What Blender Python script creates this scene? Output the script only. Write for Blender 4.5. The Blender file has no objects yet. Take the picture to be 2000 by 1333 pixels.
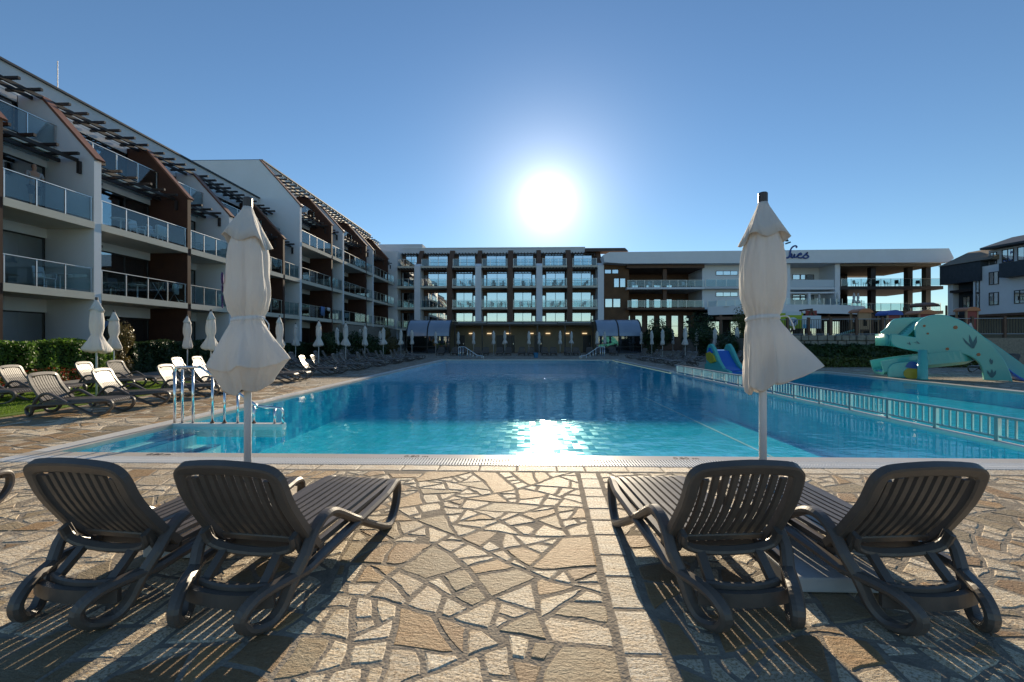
import bpy, bmesh, math, random
import numpy as np
from mathutils import Vector, Matrix
random.seed(7); np.random.seed(7)
R = math.radians
sc = bpy.context.scene
C = sc.collection

# ------------------------------------------------------------------ camera, sky, sun, exposure
YAW, FPX, CAMH = R(1.6), 850.0, 1.42
cam = bpy.data.cameras.new('camera'); cam.sensor_width = 36.0; cam.lens = FPX / 2000 * 36.0
cam.clip_start = 0.05; cam.clip_end = 2000
camo = bpy.data.objects.new('camera', cam); C.objects.link(camo)
camo.location = (0, 0, CAMH); camo.rotation_euler = (R(90), 0, YAW)
sc.camera = camo

SUN_EL, SUN_AZ = R(17.7), R(3.1)          # azimuth measured from +Y towards +X
sun_dir = Vector((math.sin(SUN_AZ) * math.cos(SUN_EL), math.cos(SUN_AZ) * math.cos(SUN_EL), math.sin(SUN_EL)))
w = bpy.data.worlds.new('World'); sc.world = w; w.use_nodes = True
nt = w.node_tree; nt.nodes.clear()
N = nt.nodes.new
out = N('ShaderNodeOutputWorld'); bg = N('ShaderNodeBackground'); sky = N('ShaderNodeTexSky')
sky.sky_type = 'NISHITA'; sky.sun_disc = False; sky.sun_elevation = SUN_EL; sky.sun_rotation = SUN_AZ
sky.altitude = 10; sky.air_density = 1.0; sky.dust_density = 0.0; sky.ozone_density = 2.0
bg.inputs['Strength'].default_value = 0.071
# circumsolar aureole: the bright scattering ring of sky round the sun that stands in the picture
tc = N('ShaderNodeTexCoord'); dot = N('ShaderNodeVectorMath'); dot.operation = 'DOT_PRODUCT'
dot.inputs[1].default_value = sun_dir
nt.links.new(tc.outputs['Generated'], dot.inputs[0])
ac = N('ShaderNodeMath'); ac.operation = 'ARCCOSINE'; nt.links.new(dot.outputs['Value'], ac.inputs[0])
def expo(deg, amp):
    a = N('ShaderNodeMath'); a.operation = 'MULTIPLY'; a.inputs[1].default_value = -1 / R(deg); nt.links.new(ac.outputs[0], a.inputs[0])
    b = N('ShaderNodeMath'); b.operation = 'EXPONENT'; nt.links.new(a.outputs[0], b.inputs[0])
    c = N('ShaderNodeMath'); c.operation = 'MULTIPLY'; c.inputs[1].default_value = amp; nt.links.new(b.outputs[0], c.inputs[0])
    return c
e1, e2 = expo(0.9, 48.0), expo(4.5, 12.0)
ad = N('ShaderNodeMath'); ad.operation = 'ADD'; nt.links.new(e1.outputs[0], ad.inputs[0]); nt.links.new(e2.outputs[0], ad.inputs[1])
mul = N('ShaderNodeMixRGB'); mul.blend_type = 'MULTIPLY'; mul.inputs[0].default_value = 1; mul.inputs[1].default_value = (1, .97, .9, 1)
nt.links.new(ad.outputs[0], mul.inputs[2])
sadd = N('ShaderNodeMixRGB'); sadd.blend_type = 'ADD'; sadd.inputs[0].default_value = 1
wb = N('ShaderNodeMixRGB'); wb.blend_type = 'MULTIPLY'; wb.inputs[0].default_value = 1; wb.inputs[2].default_value = (.82, 1.0, 1.13, 1)   # the photograph's cool daylight balance
nt.links.new(sky.outputs[0], wb.inputs[1]); nt.links.new(wb.outputs[0], sadd.inputs[1]); nt.links.new(mul.outputs[0], sadd.inputs[2])
nt.links.new(sadd.outputs[0], bg.inputs['Color']); nt.links.new(bg.outputs[0], out.inputs['Surface'])

sl = bpy.data.lights.new('sun', 'SUN'); sl.energy = 4.5; sl.angle = R(0.5); sl.color = (1.0, .84, .61)
so = bpy.data.objects.new('sun', sl); C.objects.link(so)
so.rotation_euler = (-sun_dir).to_track_quat('-Z', 'Y').to_euler(); so.location = (5, 80, 40)

sc.view_settings.view_transform = 'Standard'; sc.view_settings.look = 'None'
sc.view_settings.exposure = 0.72; sc.view_settings.gamma = 1.0; sc.view_settings.use_curve_mapping = False
sc.render.engine = 'CYCLES'
cy = sc.cycles; cy.use_denoising = True; cy.max_bounces = 8; cy.transparent_max_bounces = 16
cy.diffuse_bounces = 3; cy.glossy_bounces = 4; cy.sample_clamp_indirect = 6; cy.caustics_reflective = False; cy.caustics_refractive = False

# ------------------------------------------------------------------ helpers
def at(x, y, D):
    """photo pixel at camera depth D -> world point"""
    L = (x - 1000) / FPX * D
    return Vector((L * math.cos(YAW) - D * math.sin(YAW), D * math.cos(YAW) + L * math.sin(YAW), CAMH - (y - 666.5) * D / FPX))

def link(o, parent=None):
    C.objects.link(o)
    if parent is not None: o.parent = parent
    return o

def tag(o, label=None, cat=None, group=None, kind=None):
    if label: o['label'] = label
    if cat: o['category'] = cat
    if group: o['group'] = group
    if kind: o['kind'] = kind
    return o

def empty(name, loc=(0, 0, 0), rz=0, parent=None):
    o = bpy.data.objects.new(name, None); o.location = loc; o.rotation_euler = (0, 0, rz); o.empty_display_size = .2
    return link(o, parent)

def copy_tree(o, parent=None):
    c = o.copy(); C.objects.link(c); c.parent = parent
    for ch in list(o.children): copy_tree(ch, c)
    return c

ORD = ['first', 'second', 'third', 'fourth', 'fifth', 'sixth', 'seventh', 'eighth', 'ninth', 'tenth', 'eleventh', 'twelfth', 'thirteenth', 'fourteenth', 'fifteenth', 'sixteenth', 'seventeenth', 'eighteenth', 'nineteenth', 'twentieth']

class MB:
    def __init__(s, T=None): s.v = []; s.f = []; s.T = T
    def add(s, vs, fs):
        n = len(s.v)
        s.v += [tuple(s.T(*p)) if s.T else tuple(p) for p in vs]
        s.f += [tuple(i + n for i in f) for f in fs]
        return s
    def box(s, a0, a1, b0, b1, c0, c1):
        return s.add([(a0, b0, c0), (a1, b0, c0), (a1, b1, c0), (a0, b1, c0), (a0, b0, c1), (a1, b0, c1), (a1, b1, c1), (a0, b1, c1)],
                     [(3, 2, 1, 0), (4, 5, 6, 7), (0, 1, 5, 4), (1, 2, 6, 5), (2, 3, 7, 6), (3, 0, 4, 7)])
    def bar(s, p, q, w, h, up=(0, 0, 1)):
        p = Vector(p); q = Vector(q); d = (q - p).normalized(); u = Vector(up)
        x = d.cross(u)
        if x.length < 1e-4: x = d.cross(Vector((0, 1, 0)))
        x.normalize(); z = x.cross(d)
        P = []
        for b in (p, q):
            for i, j in ((-1, -1), (1, -1), (1, 1), (-1, 1)): P.append(b + x * i * w / 2 + z * j * h / 2)
        return s.add(P, [(3, 2, 1, 0), (4, 5, 6, 7), (0, 1, 5, 4), (1, 2, 6, 5), (2, 3, 7, 6), (3, 0, 4, 7)])
    def prism(s, prof, a0, a1, axis=0):
        """prof: (u,v) outline; extruded along axis 0: (a,u,v), 1: (u,a,v), 2: (u,v,a)"""
        n = len(prof); P = []
        for a in (a0, a1):
            for u, v in prof: P.append(((a, u, v), (u, a, v), (u, v, a))[axis])
        return s.add(P, [tuple(range(n - 1, -1, -1)), tuple(range(n, 2 * n))] + [(i, (i + 1) % n, n + (i + 1) % n, n + i) for i in range(n)])
    def sweep(s, path, prof, closed=False, side=None, cap=True):
        """prof (u,v): u along the side axis, v along the in-plane normal"""
        path = [Vector(p) for p in path]; n = len(path); m = len(prof); P = []
        sd = Vector(side) if side else None
        for i, p in enumerate(path):
            a = path[(i - 1) % n] if (closed or i > 0) else p
            b = path[(i + 1) % n] if (closed or i < n - 1) else p
            t = (b - a).normalized()
            if sd is not None: x = (sd - t * sd.dot(t)).normalized()
            else:
                x = t.cross(Vector((0, 0, 1)))
                if x.length < 1e-3: x = t.cross(Vector((0, 1, 0)))
                x.normalize()
            z = x.cross(t)
            for u, v in prof: P.append(p + x * u + z * v)
        F = []
        for i in range(n if closed else n - 1):
            j = (i + 1) % n
            for k in range(m): F.append((i * m + k, i * m + (k + 1) % m, j * m + (k + 1) % m, j * m + k))
        if not closed and cap: F += [tuple(range(m - 1, -1, -1)), tuple(range((n - 1) * m, n * m))]
        return s.add(P, F)
    def tube(s, path, r, seg=8, closed=False):
        return s.sweep(path, [(r * math.cos(2 * math.pi * k / seg), r * math.sin(2 * math.pi * k / seg)) for k in range(seg)], closed)
    def lathe(s, prof, seg=16, c=(0, 0), rf=None):
        P = []; n = len(prof)
        for i, (r, z) in enumerate(prof):
            for k in range(seg):
                t = 2 * math.pi * k / seg
                rr, zz = (rf(r, z, t) if rf else (r, z))
                P.append((c[0] + rr * math.cos(t), c[1] + rr * math.sin(t), zz))
        F = [(i * seg + k, i * seg + (k + 1) % seg, (i + 1) * seg + (k + 1) % seg, (i + 1) * seg + k) for i in range(n - 1) for k in range(seg)]
        F += [tuple(range(seg - 1, -1, -1)), tuple(range((n - 1) * seg, n * seg))]
        return s.add(P, F)
    def build(s, name, mat, parent=None, smooth=False, loc=None, fix=True, bevel=0):
        me = bpy.data.meshes.new(name); me.from_pydata(s.v, [], s.f)
        if fix or bevel:
            bm = bmesh.new(); bm.from_mesh(me)
            bmesh.ops.recalc_face_normals(bm, faces=bm.faces)
            if bevel: bmesh.ops.bevel(bm, geom=[e for e in bm.edges if e.calc_face_angle(0) > .6], offset=bevel, segments=2, affect='EDGES', profile=.6)
            bm.to_mesh(me); bm.free()
        if smooth: me.polygons.foreach_set('use_smooth', [True] * len(me.polygons))
        if mat: me.materials.append(M[mat] if isinstance(mat, str) else mat)
        o = bpy.data.objects.new(name, me)
        if loc: o.location = loc
        return link(o, parent)

def inst(name, src, parent=None, loc=(0, 0, 0), rot=(0, 0, 0), scale=(1, 1, 1)):
    o = bpy.data.objects.new(name, src.data); o.location = loc; o.rotation_euler = rot; o.scale = scale
    return link(o, parent)

def catmull(pts, n=4, closed=False):
    pts = [Vector(p) for p in pts]; N_ = len(pts); r = []
    for i in range(N_ if closed else N_ - 1):
        g = lambda k: pts[k % N_] if closed else pts[max(0, min(N_ - 1, k))]
        p0, p1, p2, p3 = g(i - 1), g(i), g(i + 1), g(i + 2)
        for j in range(n):
            t = j / n
            r.append(.5 * ((2 * p1) + (p2 - p0) * t + (2 * p0 - 5 * p1 + 4 * p2 - p3) * t * t + (3 * p1 - p0 - 3 * p2 + p3) * t ** 3))
    if not closed: r.append(pts[-1])
    return r

def rrect(w, h, r=.3):
    """rounded rectangle profile"""
    c = min(w, h) * r; a, b = w / 2, h / 2
    return [(-a + c, -b), (a - c, -b), (a, -b + c), (a, b - c), (a - c, b), (-a + c, b), (-a, b - c), (-a, -b + c)]

# ------------------------------------------------------------------ materials
M = {}
def mat(name, col, rough=.6, spec=.5, metal=0, noise=None, bump=None, coat=0, sheen=0, trans=0, wave=None):
    """noise: (scale, amount, colour2); bump: (scale, strength, dist)"""
    m = bpy.data.materials.new(name); m.use_nodes = True
    t = m.node_tree; b = t.nodes['Principled BSDF']
    c4 = lambda c: (c[0], c[1], c[2], 1)
    b.inputs['Base Color'].default_value = c4(col); b.inputs['Roughness'].default_value = rough
    b.inputs['Specular IOR Level'].default_value = spec; b.inputs['Metallic'].default_value = metal
    if coat: b.inputs['Coat Weight'].default_value = coat; b.inputs['Coat Roughness'].default_value = .1
    if noise or bump:
        co = t.nodes.new('ShaderNodeTexCoord')
    if noise:
        n = t.nodes.new('ShaderNodeTexNoise'); n.inputs['Scale'].default_value = noise[0]; n.inputs['Detail'].default_value = 6; n.inputs['Roughness'].default_value = .65
        t.links.new(co.outputs['Object'], n.inputs['Vector'])
        r = t.nodes.new('ShaderNodeMapRange'); r.inputs[1].default_value = .35; r.inputs[2].default_value = .68; r.inputs[4].default_value = noise[1]
        t.links.new(n.outputs[0], r.inputs[0])
        mx = t.nodes.new('ShaderNodeMixRGB'); mx.inputs[1].default_value = c4(col); mx.inputs[2].default_value = c4(noise[2])
        t.links.new(r.outputs[0], mx.inputs[0]); t.links.new(mx.outputs[0], b.inputs['Base Color'])
    if bump:
        n2 = t.nodes.new('ShaderNodeTexNoise'); n2.inputs['Scale'].default_value = bump[0]; n2.inputs['Detail'].default_value = 5
        t.links.new(co.outputs['Object'], n2.inputs['Vector'])
        bp = t.nodes.new('ShaderNodeBump'); bp.inputs['Strength'].default_value = bump[1]; bp.inputs['Distance'].default_value = bump[2]
        t.links.new(n2.outputs[0], bp.inputs['Height']); t.links.new(bp.outputs[0], b.inputs['Normal'])
    if trans:
        # thin cloth / leaf: part of the light comes through
        tr = t.nodes.new('ShaderNodeBsdfTranslucent'); mxs = t.nodes.new('ShaderNodeMixShader'); mxs.inputs[0].default_value = trans
        src = b.inputs['Base Color'].links[0].from_socket if b.inputs['Base Color'].links else None
        if src: t.links.new(src, tr.inputs['Color'])
        else: tr.inputs['Color'].default_value = c4(col)
        t.links.new(b.outputs[0], mxs.inputs[1]); t.links.new(tr.outputs[0], mxs.inputs[2])
        t.links.new(mxs.outputs[0], t.nodes['Material Output'].inputs['Surface'])
    M[name] = m
    return m

def glassy(name, tint, minr, ior=1.5, rough=0.0, bump=None, gcol=(1, 1, 1), maxr=1.0):
    """clear sheet: transparent body + Fresnel mirror (coated panes have a floor minr)"""
    m = bpy.data.materials.new(name); m.use_nodes = True; t = m.node_tree; t.nodes.clear()
    o = t.nodes.new('ShaderNodeOutputMaterial'); tr = t.nodes.new('ShaderNodeBsdfTransparent'); tr.inputs[0].default_value = (*tint, 1)
    g = t.nodes.new('ShaderNodeBsdfGlossy'); g.inputs['Roughness'].default_value = rough; g.inputs[0].default_value = (*gcol, 1)
    # Schlick reflectance, the same from above and from below (the body does not refract)
    ge = t.nodes.new('ShaderNodeNewGeometry'); fr = t.nodes.new('ShaderNodeVectorMath'); fr.operation = 'DOT_PRODUCT'
    t.links.new(ge.outputs['Incoming'], fr.inputs[0]); t.links.new(ge.outputs['Normal'], fr.inputs[1])
    ab = t.nodes.new('ShaderNodeMath'); ab.operation = 'ABSOLUTE'; t.links.new(fr.outputs['Value'], ab.inputs[0])
    om = t.nodes.new('ShaderNodeMath'); om.operation = 'SUBTRACT'; om.inputs[0].default_value = 1; t.links.new(ab.outputs[0], om.inputs[1])
    pw = t.nodes.new('ShaderNodeMath'); pw.operation = 'POWER'; pw.inputs[1].default_value = 5; t.links.new(om.outputs[0], pw.inputs[0])
    mr = t.nodes.new('ShaderNodeMapRange'); mr.inputs[3].default_value = max(minr, ((ior - 1) / (ior + 1)) ** 2); t.links.new(pw.outputs[0], mr.inputs[0]); mr.inputs[4].default_value = maxr
    mx = t.nodes.new('ShaderNodeMixShader'); t.links.new(mr.outputs[0], mx.inputs[0]); t.links.new(tr.outputs[0], mx.inputs[1]); t.links.new(g.outputs[0], mx.inputs[2])
    t.links.new(mx.outputs[0], o.inputs[0])
    M[name] = m
    return m, t, g, fr

mat('plaster_white', (.82, .83, .85), .85, .2, noise=(.7, .5, (.74, .74, .74)), bump=(40, .1, .01))
mat('plaster_grey', (.68, .69, .71), .85, .2, noise=(.6, .6, (.58, .59, .61)))
mat('slab_cream', (.70, .65, .54), .8, .2, noise=(1.2, .6, (.60, .55, .45)))
mat('brown_panel', (.075, .033, .02), .65, .3, noise=(2.5, .8, (.05, .022, .015)))
mat('brown_wood', (.17, .095, .06), .6, .3, noise=(3, .8, (.11, .06, .04)))
mat('brown_copper', (.22, .10, .06), .5, .4, noise=(2, .7, (.15, .07, .045)))
mat('brown_tower', (.12, .065, .035), .8, .3, noise=(.8, .9, (.19, .10, .05)), bump=(8, .3, .03))
mat('beam_dark', (.035, .026, .024), .5, .4)
mat('frame_dark', (.022, .016, .014), .4, .5)
mat('frame_grey', (.30, .31, .33), .4, .5)
mat('steel', (.72, .72, .72), .18, .5, metal=1.0)
mat('aluminium', (.62, .62, .60), .35, .5, metal=1.0)
mat('slate', (.035, .045, .055), .55, .4, noise=(3, .8, (.06, .07, .085)))
mat('roof_tan', (.28, .23, .17), .8, .2, noise=(2, .8, (.20, .16, .12)))
mat('interior_dark', (.03, .028, .026), .9, .1)
mat('curtain', (.09, .12, .115), .9, .1, noise=(.6, .5, (.05, .07, .07)))
mat('stone_wall', (.33, .30, .25), .9, .2, noise=(5, .9, (.20, .17, .14)), bump=(6, .6, .05))
mat('beige_wall', (.30, .24, .16), .85, .2, noise=(.9, .7, (.22, .18, .12)))
mat('lounger_plastic', (.118, .097, .081), .40, .5, noise=(9, .8, (.085, .070, .059)), bump=(120, .12, .002))
mat('canopy_cloth', (.82, .79, .75), .85, .15, noise=(3, .6, (.76, .73, .69)), bump=(16, .6, .03), trans=.28)
_t = M['canopy_cloth'].node_tree; _mp = _t.nodes.new('ShaderNodeMapping'); _mp.inputs['Scale'].default_value = (1.6, 1.6, .16)   # creases hang down the cloth
_bn = [n_ for n_ in _t.nodes if n_.type == 'BUMP'][0].inputs['Height'].links[0].from_node; _co = _bn.inputs['Vector'].links[0].from_socket
_t.links.new(_co, _mp.inputs[0]); _t.links.new(_mp.outputs[0], _bn.inputs['Vector'])
mat('pole_white', (.72, .72, .72), .35, .5)
mat('cap_brown', (.06, .05, .045), .4, .5)
mat('strap_white', (.75, .75, .75), .7, .2)
mat('emblem_purple', (.10, .06, .22), .8, .2)
mat('concrete_white', (.55, .55, .54), .7, .3, noise=(4, .7, (.44, .44, .43)), bump=(30, .3, .01))
mat('coping', (.58, .52, .45), .30, .5, noise=(3, .7, (.50, .45, .39)))
mat('coping_white', (.70, .68, .64), .35, .5, noise=(6, .6, (.60, .58, .54)))
mat('grating', (.78, .77, .74), .4, .5)
mat('channel_dark', (.10, .10, .10), .8, .2)
mat('slide_teal', (.10, .46, .40), .2, .5, noise=(.8, .5, (.07, .37, .36)), coat=.4)
mat('slide_blue', (.02, .12, .50), .25, .5, coat=.4)
mat('slide_print', (.008, .11, .14), .3, .5)
mat('print_orange', (.35, .12, .04), .4, .5)
mat('print_yellow', (.55, .42, .03), .35, .5, noise=(6, .7, (.40, .30, .02)))
mat('print_blue', (.02, .10, .35), .35, .5)
mat('play_orange', (.55, .20, .08), .5, .4)
mat('play_tan', (.45, .28, .16), .6, .3)
mat('play_blue', (.03, .10, .42), .4, .4)
mat('play_red', (.30, .05, .04), .5, .4)
mat('play_green', (.05, .18, .12), .5, .4)
mat('banner_white', (.62, .68, .72), .6, .3)
mat('banner_cyan', (.15, .45, .62), .6, .3)
mat('banner_lime', (.40, .50, .04), .6, .3)
mat('sign_blue', (.015, .055, .25), .4, .5)
mat('sign_teal', (.01, .06, .09), .4, .5)
mat('ink', (.03, .03, .035), .7, .3)
mat('skin', (.42, .24, .16), .6, .3)
mat('cloth_white', (.72, .72, .74), .9, .1)
mat('cloth_blue', (.16, .26, .50), .9, .1)
mat('cloth_dark', (.03, .035, .06), .9, .1)
mat('cloth_grey', (.35, .33, .33), .9, .1)
mat('hair_dark', (.02, .014, .01), .6, .3)
mat('bark', (.09, .06, .04), .9, .2, noise=(12, .8, (.05, .035, .025)))
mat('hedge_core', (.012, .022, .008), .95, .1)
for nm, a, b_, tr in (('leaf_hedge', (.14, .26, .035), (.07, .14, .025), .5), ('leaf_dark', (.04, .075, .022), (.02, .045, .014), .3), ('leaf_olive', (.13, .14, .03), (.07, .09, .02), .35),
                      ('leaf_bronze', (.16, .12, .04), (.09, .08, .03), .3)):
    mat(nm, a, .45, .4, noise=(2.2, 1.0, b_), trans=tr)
mat('petal_red', (.45, .05, .02), .6, .3, trans=.3)
mat('petal_orange', (.55, .20, .03), .6, .3, trans=.3)
mat('lawn', (.15, .23, .028), .85, .2, noise=(9, 1.0, (.10, .17, .022)), bump=(160, .5, .02))
mat('blade', (.17, .26, .03), .6, .3, noise=(3, .8, (.11, .19, .025)), trans=.45)
mat('path_grey', (.22, .21, .20), .85, .3, noise=(3, .8, (.16, .15, .14)), bump=(30, .4, .01))
mat('terrace', (.20, .17, .14), .9, .2, noise=(.8, .8, (.14, .12, .10)))
mat('polycarbonate', (.30, .36, .46), .12, .6, noise=(.4, .6, (.22, .27, .36)))
mat('plastic_white', (.66, .67, .70), .4, .4)
mat('foam_blue', (.05, .20, .36), .6, .3)
lm = bpy.data.materials.new('lamp_glow'); lm.use_nodes = True
lm.node_tree.nodes['Principled BSDF'].inputs['Emission Color'].default_value = (1, .72, .38, 1)
lm.node_tree.nodes['Principled BSDF'].inputs['Emission Strength'].default_value = .7
M['lamp_glow'] = lm
glassy('pane_glass', (.55, .62, .64), .34, 1.5, gcol=(.92, .97, 1)); glassy('pane_mirror', (.40, .46, .48), .58, 1.5, gcol=(.95, .98, 1))
glassy('rail_glass', (.72, .82, .84), .06, 1.5)
glassy('smoked_glass', (.40, .46, .56), .16, 1.5, gcol=(.9, .95, 1))

def stone_material():
    """each stone carries its own colour in the 'tint' attribute; grain, veins and pits come from noise"""
    m = bpy.data.materials.new('paving_stone'); m.use_nodes = True; t = m.node_tree; b = t.nodes['Principled BSDF']
    at_ = t.nodes.new('ShaderNodeAttribute'); at_.attribute_name = 'tint'
    co = t.nodes.new('ShaderNodeTexCoord')
    mp = t.nodes.new('ShaderNodeMapping'); mp.inputs['Scale'].default_value = (1, 2.2, 1); mp.inputs['Rotation'].default_value = (0, 0, .5)
    t.links.new(co.outputs['Object'], mp.inputs[0])
    def noise(s, d, vec):
        n = t.nodes.new('ShaderNodeTexNoise'); n.inputs['Scale'].default_value = s; n.inputs['Detail'].default_value = d; n.inputs['Roughness'].default_value = .7
        t.links.new(vec, n.inputs['Vector']); return n
    n1 = noise(5, 5, mp.outputs[0]); n2 = noise(70, 4, co.outputs['Object']); n3 = noise(22, 6, mp.outputs[0])
    def rng(n, a, b2, lo, hi):
        r = t.nodes.new('ShaderNodeMapRange'); r.inputs[1].default_value = a; r.inputs[2].default_value = b2; r.inputs[3].default_value = lo; r.inputs[4].default_value = hi
        t.links.new(n.outputs[0], r.inputs[0]); return r
    def mixc(kind, fac, c1, c2):
        x = t.nodes.new('ShaderNodeMixRGB'); x.blend_type = kind
        if hasattr(fac, 'links'): t.links.new(fac, x.inputs[0])
        else: x.inputs[0].default_value = fac
        for i, c in ((1, c1), (2, c2)):
            if hasattr(c, 'links'): t.links.new(c, x.inputs[i])
            else: x.inputs[i].default_value = (*c, 1)
        return x
    a = mixc('MULTIPLY', rng(n1, .4, .7, 0, .7).outputs[0], at_.outputs['Color'], (.88, .68, .46))
    spk = t.nodes.new('ShaderNodeMath'); spk.operation = 'MULTIPLY'; t.links.new(rng(n2, .47, .60, .1, 1.0).outputs[0], spk.inputs[0])
    kd = t.nodes.new('ShaderNodeMapRange'); kd.inputs[3].default_value = .35; kd.inputs[4].default_value = .95; t.links.new(at_.outputs['Alpha'], kd.inputs[0]); t.links.new(kd.outputs[0], spk.inputs[1])
    b1 = mixc('MULTIPLY', spk.outputs[0], a.outputs[0], (.46, .38, .29))
    b2 = mixc('MIX', rng(n3, .58, .75, 0, .5).outputs[0], b1.outputs[0], (.46, .40, .31))
    t.links.new(b2.outputs[0], b.inputs['Base Color'])
    b.inputs['Roughness'].default_value = .62; b.inputs['Specular IOR Level'].default_value = .4
    ad_ = t.nodes.new('ShaderNodeMath'); ad_.operation = 'MULTIPLY_ADD'; ad_.inputs[1].default_value = .45
    t.links.new(n2.outputs[0], ad_.inputs[0]); t.links.new(n3.outputs[0], ad_.inputs[2])
    bp = t.nodes.new('ShaderNodeBump'); bp.inputs['Strength'].default_value = .9; bp.inputs['Distance'].default_value = .016
    t.links.new(ad_.outputs[0], bp.inputs['Height']); t.links.new(bp.outputs[0], b.inputs['Normal'])
    M['paving_stone'] = m
stone_material()

def deck_material():
    """far crazy paving, stones too small to tell apart"""
    m = bpy.data.materials.new('deck'); m.use_nodes = True; t = m.node_tree; b = t.nodes['Principled BSDF']
    co = t.nodes.new('ShaderNodeTexCoord')
    vo = t.nodes.new('ShaderNodeTexVoronoi'); vo.inputs['Scale'].default_value = 3.2; t.links.new(co.outputs['Object'], vo.inputs['Vector'])
    ve = t.nodes.new('ShaderNodeTexVoronoi'); ve.feature = 'DISTANCE_TO_EDGE'; ve.inputs['Scale'].default_value = 3.2; t.links.new(co.outputs['Object'], ve.inputs['Vector'])
    cr = t.nodes.new('ShaderNodeValToRGB'); sp = t.nodes.new('ShaderNodeSeparateColor'); t.links.new(vo.outputs['Color'], sp.inputs[0]); t.links.new(sp.outputs[0], cr.inputs[0])
    e = cr.color_ramp.elements; e[0].color = (.26, .19, .12, 1); e[1].color = (.46, .41, .33, 1)
    x = e.new(.5); x.color = (.36, .29, .20, 1)
    st = t.nodes.new('ShaderNodeMapRange'); st.inputs[1].default_value = .02; st.inputs[2].default_value = .06; t.links.new(ve.outputs['Distance'], st.inputs[0])
    mx = t.nodes.new('ShaderNodeMixRGB'); mx.inputs[1].default_value = (.12, .105, .085, 1); t.links.new(st.outputs[0], mx.inputs[0]); t.links.new(cr.outputs[0], mx.inputs[2])
    n = t.nodes.new('ShaderNodeTexNoise'); n.inputs['Scale'].default_value = 14; n.inputs['Detail'].default_value = 6; t.links.new(co.outputs['Object'], n.inputs['Vector'])
    m2 = t.nodes.new('ShaderNodeMixRGB'); m2.blend_type = 'MULTIPLY'; m2.inputs[0].default_value = .6; t.links.new(mx.outputs[0], m2.inputs[1])
    r = t.nodes.new('ShaderNodeMapRange'); r.inputs[1].default_value = .3; r.inputs[2].default_value = .6; r.inputs[3].default_value = .5; t.links.new(n.outputs[0], r.inputs[0]); t.links.new(r.outputs[0], m2.inputs[2])
    t.links.new(m2.outputs[0], b.inputs['Base Color']); b.inputs['Roughness'].default_value = .75
    bp = t.nodes.new('ShaderNodeBump'); bp.inputs['Strength'].default_value = .6; bp.inputs['Distance'].default_value = .015
    t.links.new(st.outputs[0], bp.inputs['Height']); t.links.new(bp.outputs[0], b.inputs['Normal'])
    M['deck'] = m
deck_material()
mat('mortar', (.34, .29, .225), .95, .15, noise=(11, .9, (.20, .17, .135)), bump=(60, .8, .012))

def tile_material(name, col, col2, grout, scale, rough):
    m = bpy.data.materials.new(name); m.use_nodes = True; t = m.node_tree; b = t.nodes['Principled BSDF']
    co = t.nodes.new('ShaderNodeTexCoord'); br = t.nodes.new('ShaderNodeTexBrick')
    br.offset = 0; br.inputs['Scale'].default_value = scale; br.inputs['Mortar Size'].default_value = .03; br.inputs['Brick Width'].default_value = 1; br.inputs['Row Height'].default_value = 1
    br.inputs['Color1'].default_value = (*col, 1); br.inputs['Color2'].default_value = (*col2, 1); br.inputs['Mortar'].default_value = (*grout, 1)
    t.links.new(co.outputs['Object'], br.inputs['Vector']); t.links.new(br.outputs['Color'], b.inputs['Base Color'])
    b.inputs['Roughness'].default_value = rough
    # every tile lies at its own tiny slant
    mu = t.nodes.new('ShaderNodeVectorMath'); mu.operation = 'SCALE'; mu.inputs['Scale'].default_value = scale; t.links.new(co.outputs['Object'], mu.inputs[0])
    fl = t.nodes.new('ShaderNodeVectorMath'); fl.operation = 'FLOOR'; t.links.new(mu.outputs[0], fl.inputs[0])
    wn = t.nodes.new('ShaderNodeTexWhiteNoise'); t.links.new(fl.outputs[0], wn.inputs['Vector'])
    sb = t.nodes.new('ShaderNodeVectorMath'); sb.operation = 'SUBTRACT'; sb.inputs[1].default_value = (.5, .5, .5); t.links.new(wn.outputs['Color'], sb.inputs[0])
    sl_ = t.nodes.new('ShaderNodeVectorMath'); sl_.operation = 'SCALE'; sl_.inputs['Scale'].default_value = .16; t.links.new(sb.outputs[0], sl_.inputs[0])
    ge = t.nodes.new('ShaderNodeNewGeometry'); av = t.nodes.new('ShaderNodeVectorMath'); t.links.new(ge.outputs['Normal'], av.inputs[0]); t.links.new(sl_.outputs[0], av.inputs[1])
    nv = t.nodes.new('ShaderNodeVectorMath'); nv.operation = 'NORMALIZE'; t.links.new(av.outputs[0], nv.inputs[0]); t.links.new(nv.outputs[0], b.inputs['Normal'])
    b.inputs['Specular IOR Level'].default_value = .15
    M[name] = m
tile_material('pool_tile', (.05, .60, .74), (.04, .54, .69), (.012, .38, .53), 6.0, .17)
tile_material('step_tile', (.66, .86, .88), (.62, .83, .86), (.45, .70, .76), 5.0, .3)
mat('step_nosing', (.03, .22, .42), .4, .5)

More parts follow.
